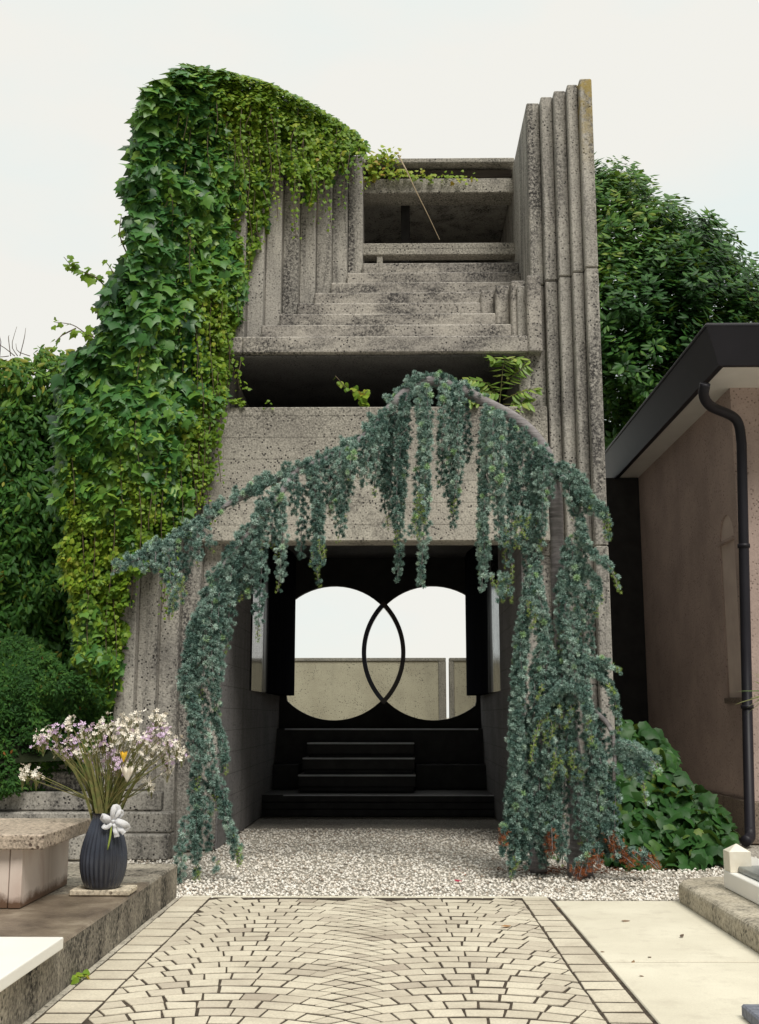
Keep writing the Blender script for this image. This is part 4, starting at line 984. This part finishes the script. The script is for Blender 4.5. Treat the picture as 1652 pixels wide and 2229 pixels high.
# ------------------------------------------------------------------ broad-leaved plant at the cedar's foot
M['broad'] = leafmat('broad_leaf', [(0,(.014,.055,.014,1)),(.5,(.028,.095,.02,1)),(.9,(.05,.135,.03,1)),(1,(.12,.18,.03,1))], .2, .48, .3)
bl = thing('broad_leaved_plant', 'mound of large glossy green leaves between cedar and house', 'plant', (2.4, 10.4, 0))
bp = [(1340,1590),(1375,1575),(1420,1590),(1450,1620),(1475,1680),(1500,1710),(1540,1740),(1575,1770),(1592,1800),(1588,1845),(1560,1868),(1500,1880),(1440,1890),(1380,1885),(1330,1880),(1320,1700)]
p = sample_poly(bp, 1300); t_ = np.clip((p[:,1]-1580)/300,0,1); Y = 11.5-1.35*t_+rng.random(len(p))*.4; T = Parr(p[:,0],p[:,1],Y); T[:,2] = np.maximum(T[:,2], .04); n_ = len(T)
scatter('leaves', BROAD, orient(n_, [[.15,-.8,.8]]*n_, .6, .7, [[.2,-.5,-.6]]*n_), T, .07+rng.random(n_)*.11, np.clip(.5+rng.normal(size=n_)*.25,0,1), M['broad'], bl)
b = MB()
for k in range(90):
    q = T[random.randrange(n_)]; b.tube([(q[0]+random.uniform(-.1,.1), q[1]+.15, 0), q+np.array([0,.02,-.01])], [.007,.004], 5)
tag(b.build('stalk', M['stem'], bl), kind='stuff')

# ------------------------------------------------------------------ plants on the parapet
M['lime'] = leafmat('lime_leaf', [(0,(.14,.27,.04,1)),(.6,(.25,.40,.07,1)),(1,(.42,.50,.12,1))], .35, .45)
sap = thing('ash_sapling', 'young bright green sapling growing on the concrete parapet', 'plant', tuple(P(1080,885,11.5)))
b = MB(); LT=[];LM=[];LS=[];LV=[]
stems = [[(1085,900),(1090,850),(1095,800),(1100,780)],[(1088,870),(1060,835),(1020,825)],[(1092,840),(1120,815),(1145,795)],[(1095,870),(1130,855),(1165,845)],[(1085,885),(1050,865),(1025,868)],[(1094,800),(1080,785),(1072,777)],[(1096,795),(1115,782),(1130,780)],[(1095,880),(1125,880),(1150,875)],[(1092,850),(1070,855),(1040,850)]]
for s_ in stems:
    pth = smooth_path([P(x,y,11.5-.06*i) for i,(x,y) in enumerate(s_)], 12); b.tube(pth, np.linspace(.006,.002,12), 5, False)
    for i in range(3,12):
        tan = norm(pth[min(i+1,11)]-pth[i-1])
        for sd in (-1,1):
            out = norm(np.cross(tan, [0,-1,.25]))*sd
            LT.append(pth[i]); LM.append(frames(np.array([[0,-.7,.9]])+rng.normal(size=(1,3))*.25, (out+tan*.6+np.array([0,0,-.15]))[None])[0]); LS.append(random.uniform(.11,.17)); LV.append(random.random())
b.build('stem', M['stem'], sap); scatter('leaves', LANCE, np.array(LM), np.array(LT), np.array(LS)*.95, LV, M['lime'], sap)
crp = thing('creeper_sprig', 'small reddish creeper sprig standing on the parapet left of the cedar', 'plant', tuple(P(790,880,11.5)))
b = MB(); LT=[];
for s_ in ([(800,885),(780,860),(755,845),(730,818)],[(795,885),(785,868),(775,850)],[(800,880),(792,862),(800,850)]):
    pth = smooth_path([P(x,y,11.5) for x,y in s_], 14); b.tube(pth, .004, 5, False); LT.append(pth+rng.normal(size=pth.shape)*.018)
b.build('stem', M['vine'], crp); LT=np.concatenate(LT); n_=len(LT); scatter('leaves', HEART, orient(n_,[[0,-1,.6]]*n_,.5,.8), LT, .04+rng.random(n_)*.04, .3+rng.random(n_)*.7, M['ivy_light'], crp)
b = MB(); b.tube(smooth_path([P(868,340,12.6),P(885,372,12.3),P(905,415,12.2),P(930,465,12.2),P(957,522,12.25)],14), np.linspace(.010,.004,14), 6)
tag(b.build('dry_twig', simple('straw', (.36,.29,.19,1), (.28,.21,.13,1), 30, .8)), 'long dry straw coloured twig hanging before the upper window', 'twig')
# spiky plant at the right edge
M['spiky'] = leafmat('spiky_leaf', [(0,(.04,.08,.02,1)),(.6,(.10,.15,.04,1)),(1,(.25,.25,.09,1))], .15, .45)
yu = thing('spiky_palm', 'small spiky palm with narrow yellowish blades at the right edge', 'palm', tuple(P(1690,1700,10.2)))
b = MB(); LT=[]
ctr = P(1690,1510,10.2)
n_ = 70; a = rng.random(n_)*6.28; el = rng.normal(size=n_)*.6
d_ = np.stack([np.cos(a)*np.cos(el), np.sin(a)*np.cos(el), np.sin(el)], -1)
scatter('blade', ([(0,0,0),(.022,-.4,0),(.012,-.8,-.06),(0,-1,-.12),(-.012,-.8,-.06),(-.022,-.4,0)], [(0,5,1),(1,5,4,2),(2,4,3)]), frames(np.array([0,-.3,1])+rng.normal(size=(n_,3))*.3, d_), ctr+d_*.02, .26+rng.random(n_)*.1, rng.random(n_), M['spiky'], yu)
b.tube([(ctr[0],ctr[1],0),ctr], [.07,.05], 10); b.build('stem', M['vine'], yu)
# ------------------------------------------------------------------ weeping blue cedar
def bark_mat():
    t = NT('cedar_bark')
    c = t.ramp(t.noise(4, 6, .7, t.coord((1.2,1.2,9))), [(.3, (.13,.118,.12,1)), (.55, (.26,.24,.245,1)), (.75, (.42,.395,.395,1))])
    t.l(c, t.b.inputs['Base Color']); t.l(t.bump(t.noise(6, 6, .7, t.coord((1.5,1.5,7))), .7, .02), t.b.inputs['Normal']); t.b.inputs['Roughness'].default_value = .8
    return t.m
M['bark'] = bark_mat()
M['needle'] = leafmat('cedar_needle', [(0,(.07,.135,.118,1)),(.35,(.13,.225,.19,1)),(.7,(.30,.43,.375,1)),(.9,(.46,.59,.52,1)),(1,(.34,.52,.27,1))], .0, .6, .25)
M['shoot'] = leafmat('cedar_new_shoot', [(0,(.17,.28,.07,1)),(1,(.38,.48,.12,1))], .0, .6, .25)
M['dead'] = leafmat('dead_needle', [(0,(.22,.07,.03,1)),(1,(.42,.15,.06,1))], .0, .8, .1)
cedar = thing('weeping_cedar', 'weeping blue cedar arching over the passage with hanging needled strands', 'tree', tuple(G(1262,1905)))
def rosette(n, seed, spread=.75, w=.055, lj=.4):
    r = np.random.default_rng(seed); vs_, fs_ = [], []
    for i in range(n):
        z = 1-spread*(i+.5)/n*1.55; a = i*2.39996+r.random()*.4; q = math.sqrt(max(0,1-z*z))
        d = np.array([q*math.cos(a), q*math.sin(a), z]); s_ = norm(np.cross(d, r.normal(size=3)))*w; L = 1-lj/2+lj*r.random()
        o = len(vs_); vs_ += [tuple(s_), tuple(-s_), tuple(d*L-s_*.45), tuple(d*L+s_*.45)]; fs_.append((o,o+1,o+2,o+3))
    return vs_, fs_
ROS = rosette(42, 5, 1.05, .125, .22)
CY = 9.8
bark = MB()
def C(pts): return [P(x, y, Y) for x, y, Y in pts]
trunk_pts = C([(1264,1912,9.78),(1258,1800,9.8),(1252,1690,9.85),(1238,1560,9.9),(1226,1420,9.9),(1216,1280,9.85),(1212,1170,9.8),(1208,1080,9.8),(1196,1010,9.8),(1165,950,9.82),(1110,905,9.85),(1040,866,9.9),(985,840,9.9),(935,830,9.88),(890,848,9.85),(852,885,9.82)])
tr = smooth_path(trunk_pts, 70); s_ = np.linspace(0,1,70)
bark.tube(tr, np.where(s_ < .04, .105, .075-.035*s_)+.004*np.sin(s_*60), 14)
bough = smooth_path(C([(852,885,9.82),(800,945,9.75),(740,985,9.7),(690,1008,9.68),(640,1028,9.66),(585,1052,9.66),(530,1080,9.62),(480,1108,9.6),(430,1145,9.6),(390,1172,9.62),(340,1198,9.64),(290,1222,9.66),(246,1245,9.66)]), 60)
bark.tube(bough, np.linspace(.042,.010,60)+.003*np.sin(np.linspace(0,40,60)), 10)
bough2 = smooth_path(C([(640,1028,9.66),(610,1075,9.5),(560,1135,9.42),(505,1205,9.38),(465,1270,9.36),(435,1340,9.36),(415,1420,9.38),(412,1500,9.4),(428,1580,9.42),(440,1660,9.44)]), 50)
bark.tube(bough2, np.linspace(.030,.009,50), 9)
trunk2 = smooth_path(C([(1172,1900,9.95),(1170,1760,9.98),(1178,1640,10.),(1200,1520,10.),(1218,1440,9.95)]), 24); bark.tube(trunk2, np.linspace(.075,.05,24), 12)
side1 = smooth_path(C([(1240,1500,9.85),(1290,1545,9.65),(1325,1580,9.55),(1338,1630,9.5),(1336,1700,9.5)]), 22); bark.tube(side1, np.linspace(.028,.014,22), 8)
side2 = smooth_path(C([(1205,1030,9.8),(1240,1050,9.65),(1268,1085,9.55),(1285,1120,9.5)]), 14); bark.tube(side2, np.linspace(.03,.010,14), 8)
bark.build('trunk', M['bark'], cedar, smooth=True)

twig = MB()
RT, RD, RS, RV = [], [], [], []
ST, SD, SS = [], [], []      # lime tips
DT, DD, DS = [], [], []      # dead orange ends
def shootline(pts, step=.0155, rad=.034, size=.029, val=.5, lime=0.0, dead=0.0, twr=.004, bare=0.0, clump=True):
    """rosettes spirally along a hanging twig; the last part may be lime or dead"""
    pts = np.array(pts); seg = np.linalg.norm(np.diff(pts, axis=0), axis=1); L = seg.sum(); n_ = max(3, int(L/step))
    cum = np.concatenate([[0], np.cumsum(seg)]); u = np.linspace(0, L, n_)
    q = np.stack([np.interp(u, cum, pts[:,k]) for k in range(3)], -1)
    tan = norm(np.gradient(q, axis=0)); twig.tube(q[::3] if n_ > 8 else q, twr, 4, False)
    a = np.arange(n_)*2.4+random.random()*6; ref = np.where(np.abs(tan[:,2:3]) > .9, np.array([[0,1.,0]]), np.array([[0,0,1.]]))
    uu = norm(np.cross(tan, ref)); vv = np.cross(tan, uu)
    rd = uu*np.cos(a)[:,None]+vv*np.sin(a)[:,None]
    fr_ = u/L
    tap = np.where(fr_ > .8, 1-(fr_-.8)*2.2, 1.)*np.where(fr_ < .06, .8, 1.)
    ctr = q+rd*rad*tap[:,None]*(.7+rng.random(n_)*.6)[:,None]+rng.normal(size=(n_,3))*.006
    for i in range(n_):
        if random.random() < bare: continue
        d = rd[i]+np.array([0,-.15,.25])
        if dead and fr_[i] > 1-dead: DT.append(ctr[i]); DD.append(d+tan[i]*.6); DS.append(size*tap[i]*random.uniform(.6,1.)); continue
        if lime and fr_[i] > 1-lime and random.random() < .8: ST.append(q[i]+rd[i]*rad*.35); SD.append(d+tan[i]*1.4); SS.append(size*random.uniform(.55,.85)); continue
        RT.append(ctr[i]); RD.append(d); RS.append(size*(.55+.45*tap[i])*random.uniform(.8,1.25)); RV.append(val-.03+random.gauss(0,.22))
def hang(px, py, bx, by, width, Y=CY, n=None, val=.5, lime=.12, dead=0., curve=0., dY=.11, size=.029, arc=0):
    """a strand: several twigs hanging together from (px,py) to about (bx,by), photo units"""
    n = n or max(1, int(width/11))
    for k in range(n):
        f = (k+.5)/n-.5; frac = 1. if k == n//2 else random.uniform(.62,.97)
        ox = f*width; Yk_ = Y+random.uniform(-dY,dY)
        xs, ys = px+ox*.5, py+random.uniform(-6,10)
        xe, ye = bx+ox*.8*(1 if frac < 1 else .15), py+(by-py)*frac
        mid = [(xs*(1-s)+xe*s+ox*.6*math.sin(math.pi*s)+curve*math.sin(math.pi*s)+random.gauss(0,2.2), ys*(1-s)+ye*s, Yk_-.05*math.sin(math.pi*s)) for s in (0,.2,.4,.6,.8,1)]
        if arc: mid[0] = (xs-arc*.6, ys+2, Yk_); mid.insert(1, (xs-arc*.2, ys-8, Yk_))
        pts = smooth_path(C(mid), 30)
        shootline(pts, val=val+random.uniform(-.12,.12)-.10*(Yk_-Y)/dY, lime=lime if random.random() < .55 else 0, dead=dead, size=size)
def along(path, i0, i1, up=.03, val=.55, n=2, size=.030, rad=.035, bare=.1):
    """rosettes clothing a bough"""
    seg = path[i0:i1]
    for k in range(n):
        off = np.array([0, -.02+.04*random.random(), up*(k % 2)])
        shootline(seg+off, val=val, rad=rad, size=size, bare=bare, twr=.001)
along(tr, 50, 70, .09, .6, 1, bare=.3, rad=.045); along(bough, 0, 30, .085, .6, 1, bare=.3, rad=.04); along(bough, 28, 60, .045, .58, 1, bare=.3); along(bough2, 6, 50, .04, .55, 2, bare=.25)
along(side2, 0, 14, .02, .6, 2); along(side1, 3, 22, .02, .5, 1, bare=.5)
# short upright tufts along the top of the boughs
for path, i0, i1, m in ((tr,50,70,46),(bough,0,58,120),(bough2,2,40,40)):
    for k in range(m):
        i = random.randrange(i0, min(i1,len(path)-1)); a = path[i]; d = np.array([random.gauss(0,.5), .1+random.gauss(0,.4), .75]); L = random.uniform(.05,.13)
        q = a+norm(d)*L; shootline([a, (a+q)/2, q+np.array([0,0,-.01])], val=.62, rad=.022, size=.030)
# strands traced from the photograph: top, bottom, width, depth, tone
H_ = [
 (995,840,982,1148,48,9.75,.5),(1012,870,1018,1005,22,9.98,.3),(968,835,960,1060,34,9.7,.55),(930,838,914,1275,42,9.66,.55),(915,835,925,1120,36,9.7,.5),
 (880,862,868,1262,48,9.75,.36),(862,885,842,1150,44,9.82,.33),(846,900,835,1110,40,9.9,.3),(835,905,812,1080,40,9.66,.5),(815,930,790,1060,36,9.6,.5),(800,945,775,1040,30,9.6,.5),
 (770,965,762,1075,36,9.62,.5),(742,985,735,1180,42,9.6,.5),(760,975,748,1130,30,9.72,.4),(716,1000,722,1120,34,9.66,.46),(692,1008,690,1275,44,9.55,.5),(675,1012,700,1190,36,9.6,.48),
 (660,1060,655,1215,22,9.62,.4),(640,1030,640,1120,26,9.6,.5),(612,1075,606,1288,42,9.48,.52),(590,1100,592,1190,28,9.5,.45),(575,1115,560,1395,26,9.5,.45),(560,1130,540,1300,36,9.46,.42),
 (535,1165,520,1310,40,9.44,.48),(515,1190,500,1330,38,9.42,.5),(500,1215,492,1420,34,9.4,.46),(480,1245,475,1500,40,9.38,.46),(462,1275,470,1560,40,9.38,.44),(448,1310,440,1520,38,9.36,.48),(430,1345,420,1560,40,9.36,.5),(420,1370,398,1530,34,9.34,.52),(408,1410,380,1560,28,9.34,.52),
 (415,1450,430,1720,34,9.36,.48),(440,1500,470,1760,30,9.38,.46),(430,1560,405,1760,26,9.38,.5),(412,1640,380,1850,30,9.4,.5),(400,1640,368,1760,24,9.4,.52),(425,1680,430,1900,38,9.4,.5),(440,1700,455,1850,30,9.42,.46),(450,1660,490,1910,28,9.4,.5),(470,1690,522,1880,18,9.4,.5),(400,1780,392,1930,24,9.38,.48),(435,1800,440,1915,26,9.38,.5),(382,1700,360,1830,16,9.38,.52),
 (440,1135,462,1200,16,9.58,.5),(418,1150,400,1265,26,9.55,.5),(432,1140,428,1230,18,9.55,.5),(385,1172,388,1290,32,9.56,.48),(362,1182,358,1270,24,9.56,.5),(370,1180,372,1330,10,9.56,.6),
 (335,1198,345,1245,22,9.6,.5),(300,1215,318,1245,14,9.62,.5),(560,1062,572,1110,18,9.6,.5),
 (1062,880,1050,1288,40,9.68,.52),(1080,890,1085,1180,50,9.6,.6),(1055,890,1048,1190,30,9.78,.4),(1090,900,1100,1235,28,9.7,.48),(1118,915,1112,1212,34,9.72,.48),(1140,935,1135,1140,32,9.68,.5),(1128,930,1120,1100,26,9.85,.36),
 (1160,950,1150,1290,44,9.66,.52),(1180,970,1178,1200,44,9.6,.55),(1172,980,1165,1340,44,9.72,.45),(1195,990,1190,1100,30,9.6,.55),(1150,1000,1140,1200,22,9.76,.4),
 (1165,1230,1128,1480,40,9.6,.5),(1150,1250,1122,1560,36,9.66,.48),(1172,1270,1185,1400,36,9.6,.5),(1180,1330,1172,1560,40,9.6,.48),(1130,1420,1120,1700,36,9.6,.5),(1120,1520,1118,1880,40,9.58,.46),(1135,1600,1112,1905,36,9.56,.5),(1150,1560,1150,1800,34,9.66,.42),(1112,1700,1100,1840,18,9.55,.54),
 (1235,1185,1225,1330,44,9.6,.55),(1255,1210,1262,1380,44,9.56,.54),(1230,1260,1218,1420,40,9.6,.5),(1250,1330,1245,1560,48,9.55,.52),(1275,1290,1290,1420,24,9.56,.52),(1225,1400,1215,1600,44,9.6,.45),(1270,1400,1280,1600,40,9.56,.5),(1200,1480,1195,1680,40,9.62,.44),(1245,1520,1240,1700,46,9.58,.48),(1285,1540,1290,1760,36,9.56,.5),(1215,1580,1205,1800,46,9.6,.42),(1180,1640,1175,1860,44,9.62,.4),(1205,1700,1200,1870,40,9.6,.44),(1225,1640,1228,1790,28,9.62,.44),(1300,1640,1300,1850,40,9.56,.5),(1285,1700,1280,1880,40,9.58,.46),(1320,1680,1322,1860,36,9.52,.48),(1335,1700,1340,1850,26,9.5,.46),(1150,1700,1145,1890,36,9.6,.42),(1165,1560,1160,1700,30,9.62,.44),(1310,1560,1305,1700,30,9.6,.48),
 (1190,1330,1188,1560,34,9.62,.46),(1205,1420,1200,1640,34,9.6,.5),(1198,1560,1192,1790,34,9.6,.46),(1212,1700,1208,1870,30,9.6,.48),(1225,1780,1222,1880,30,9.62,.42),(1150,1700,1135,1880,34,9.6,.44),(1185,1760,1182,1890,30,9.62,.42),(1140,1340,1132,1540,30,9.6,.52),(1165,1440,1158,1640,34,9.62,.46),(1260,1640,1262,1840,30,9.58,.5),
 (1240,1050,1250,1130,34,9.58,.56),(1262,1080,1268,1280,30,9.55,.55),(1245,1170,1258,1290,26,9.56,.5),
]
for (px,py,bx,by,wd_,Y,v_) in H_:
    if bx < 530 and py > 1290 and random.random() < .30: continue
    hang(px,py,bx,by,max(2,wd_-30),Y,val=v_,n=1 if wd_ < 33 else 2 if wd_ < 45 else 3, dY=.06)
# arching free sprays on the right side
for ctrl, v_, lm in (([(1205,1015),(1235,1020),(1265,1060),(1290,1100),(1312,1125),(1322,1180)],.55,.3),([(1240,1035),(1262,1040),(1278,1075),(1285,1100)],.58,.1),([(1262,1130),(1275,1180),(1300,1210),(1330,1235),(1348,1285)],.55,.3),([(1255,1060),(1280,1090),(1315,1110),(1325,1165)],.55,.4),
   ([(1270,1230),(1295,1270),(1310,1310)],.55,.2),([(1260,1440),(1300,1475),(1320,1490),(1335,1510)],.5,.3),([(1250,1430),(1290,1440),(1320,1445),(1350,1460)],.5,.3),([(1290,1440),(1318,1480),(1340,1540),(1350,1590)],.5,.35),([(1335,1620),(1370,1640),(1405,1665),(1420,1690)],.55,.2),([(1340,1625),(1380,1665),(1400,1705),(1405,1750)],.55,.35),([(1330,1630),(1360,1660),(1372,1700)],.55,.1),([(1345,1615),(1385,1630),(1425,1660),(1440,1680)],.6,.3),
   ([(1270,1600),(1305,1640),(1318,1690)],.48,0),([(1180,1540),(1230,1500),(1265,1510),(1280,1560),(1285,1620)],.5,.3),([(1230,1480),(1190,1540),(1168,1600),(1160,1660)],.5,.5),([(1240,1270),(1285,1300),(1300,1340)],.55,.2),
   ([(1120,1790),(1098,1830),(1092,1860)],.45,0),([(460,1560),(486,1620),(490,1680)],.5,.2),([(455,1680),(500,1790),(525,1880)],.5,.4)):
    for k in range(2):
        Yq = 9.52+random.uniform(-.08,.06)
        shootline(smooth_path(C([(x+random.uniform(-5,5),y+random.uniform(-5,5),Yq-.03*i) for i,(x,y) in enumerate(ctrl)]), 24), val=v_, lime=lm, rad=.022)
for k in range(64):       # lime tips here and there
    px,py = random.choice([(1110,1150),(1140,1120),(920,1080),(905,1120),(690,1180),(1100,1240),(1060,1260),(1125,1880),(480,1880),(430,1890),(390,1270),(1230,1540),(1195,1560),(1260,1640),(1170,1480),(560,1180),(1150,1300),(1215,1640)])
    px += random.uniform(-14,14); py += random.uniform(-20,20); L = random.uniform(25,60)
    shootline(smooth_path(C([(px,py,9.45),(px+random.uniform(-6,6),py+L*.5,9.43),(px+random.uniform(-10,10),py+L,9.44)]),8), lime=1., rad=.013, size=.03)
for px, py, L, ddx in ((1098,1800,34,-8),(1196,1800,60,2),(1330,1820,45,14),(1345,1830,50,25),(1310,1840,50,-5),(1370,1850,30,40),(1400,1855,30,35),(1290,1850,45,-10),(1270,1870,40,-12),(1320,1800,40,12),(1350,1860,20,30),(1260,1880,30,-8)):
    for k in range(3):
        Yq = 9.5+random.uniform(-.05,.05); x0 = px+random.uniform(-6,6); y0 = py+random.uniform(-8,8)
        shootline(smooth_path(C([(x0,y0,Yq),(x0+ddx*.5,y0+L*.4,Yq-.03),(x0+ddx,y0+L,Yq-.04)]),10), dead=.75, rad=.022, size=.032, val=.45)
twig.build('twigs', M['bark'], cedar)
RT, RD = np.array(RT), np.array(RD)
def spin(D):
    z = norm(D); x = norm(np.cross(z, rng.normal(size=z.shape))); return np.stack([x, np.cross(z,x), z], -1)
okz = RT[:,2] > .03
scatter('needles', ROS, spin(RD)[okz], RT[okz], np.array(RS)[okz], np.clip(np.array(RV)[okz],0,1), M['needle'], cedar)
ROS2 = rosette(16, 9, .6, .07)
ST, SD = np.array(ST), np.array(SD); scatter('new_shoots', ROS2, spin(SD), ST, np.array(SS), rng.random(len(ST)), M['shoot'], cedar)
DT, DD = np.array(DT), np.array(DD); scatter('dead_needles', ROS2, spin(DD), DT, np.array(DS), rng.random(len(DT)), M['dead'], cedar)
print('rosettes', len(RT), len(ST), len(DT))

# needle litter and fallen leaves
n_ = 900; c = G(1225,1895); T = np.stack([c[0]+rng.normal(size=n_)*.30, c[1]-.02+rng.normal(size=n_)*.13, .006+rng.random(n_)*.01], -1)
tag(scatter('needle_litter', SMALL, orient(n_, [[0,0,1]]*n_, .25, 1., [[1,0,0]]*n_), T, .012+rng.random(n_)*.03, rng.random(n_), leafmat('litter', [(0,(.10,.035,.02,1)),(.7,(.2,.09,.045,1)),(1,(.4,.12,.05,1))], 0, .9, .1)), 'reddish brown needle litter around the foot of the cedar trunk', 'leaf litter', kind='stuff')
M['fallen'] = leafmat('fallen_leaf', [(0,(.10,.07,.05,1)),(.5,(.20,.14,.09,1)),(.8,(.38,.20,.08,1)),(1,(.32,.03,.06,1))], 0, .7, .2)
for px, py, z, s_, v_, lab in ((1212,1974,.018,.05,.2,'small grey leaf on the concrete near its left far corner'),(1352,2004,.018,.07,.45,'pale brown leaf near the middle of the concrete pavement'),(1480,2039,.018,.05,.0,'black leaf on the concrete beside the mossy kerb'),(1411,2082,.018,.07,.3,'dark curled leaf just above the crack in the concrete'),(1380,2089,.018,.06,.6,'tan leaf lying along the crack in the concrete'),(1306,2070,.018,.05,.5,'thin brown leaf on the concrete left of the crack'),(1090,2016,.024,.10,.8,'orange brown leaf lying on the setts'),(987,1915,.012,.07,1.,'crimson petal lying on the gravel near the path end'),(1515,1945,.012,.05,.9,'dark red leaf on the gravel beside the kerb end'),(1390,2122,.018,.05,.4,'faint brown leaf below the crack in the concrete')):
    c = G(px, py, z+.006); 
    o = scatter('fallen_leaf', LANCE, orient(1, [[0,-.2,1]], .15, 1., [[1,.3,0]]), c[None], np.array([s_]), [v_], M['fallen']); tag(o, lab, 'leaf', 'fallen leaves on the ground')
for px, py in ((305,1948),(423,1712),):
    pass
wd = thing('paving_weed', 'tiny green weed in the joint at the foot of the left kerb', 'weed', tuple(G(168,2140)))
T = G(168,2140)[None]+rng.normal(size=(22,3))*np.array([.035,.03,.006])+np.array([0,0,.03]); scatter('leaves', HEART, orient(22,[[0,-.4,1]]*22,.4,1.), T, .02+rng.random(22)*.02, .4+rng.random(22)*.6, M['ivy_light'], wd)
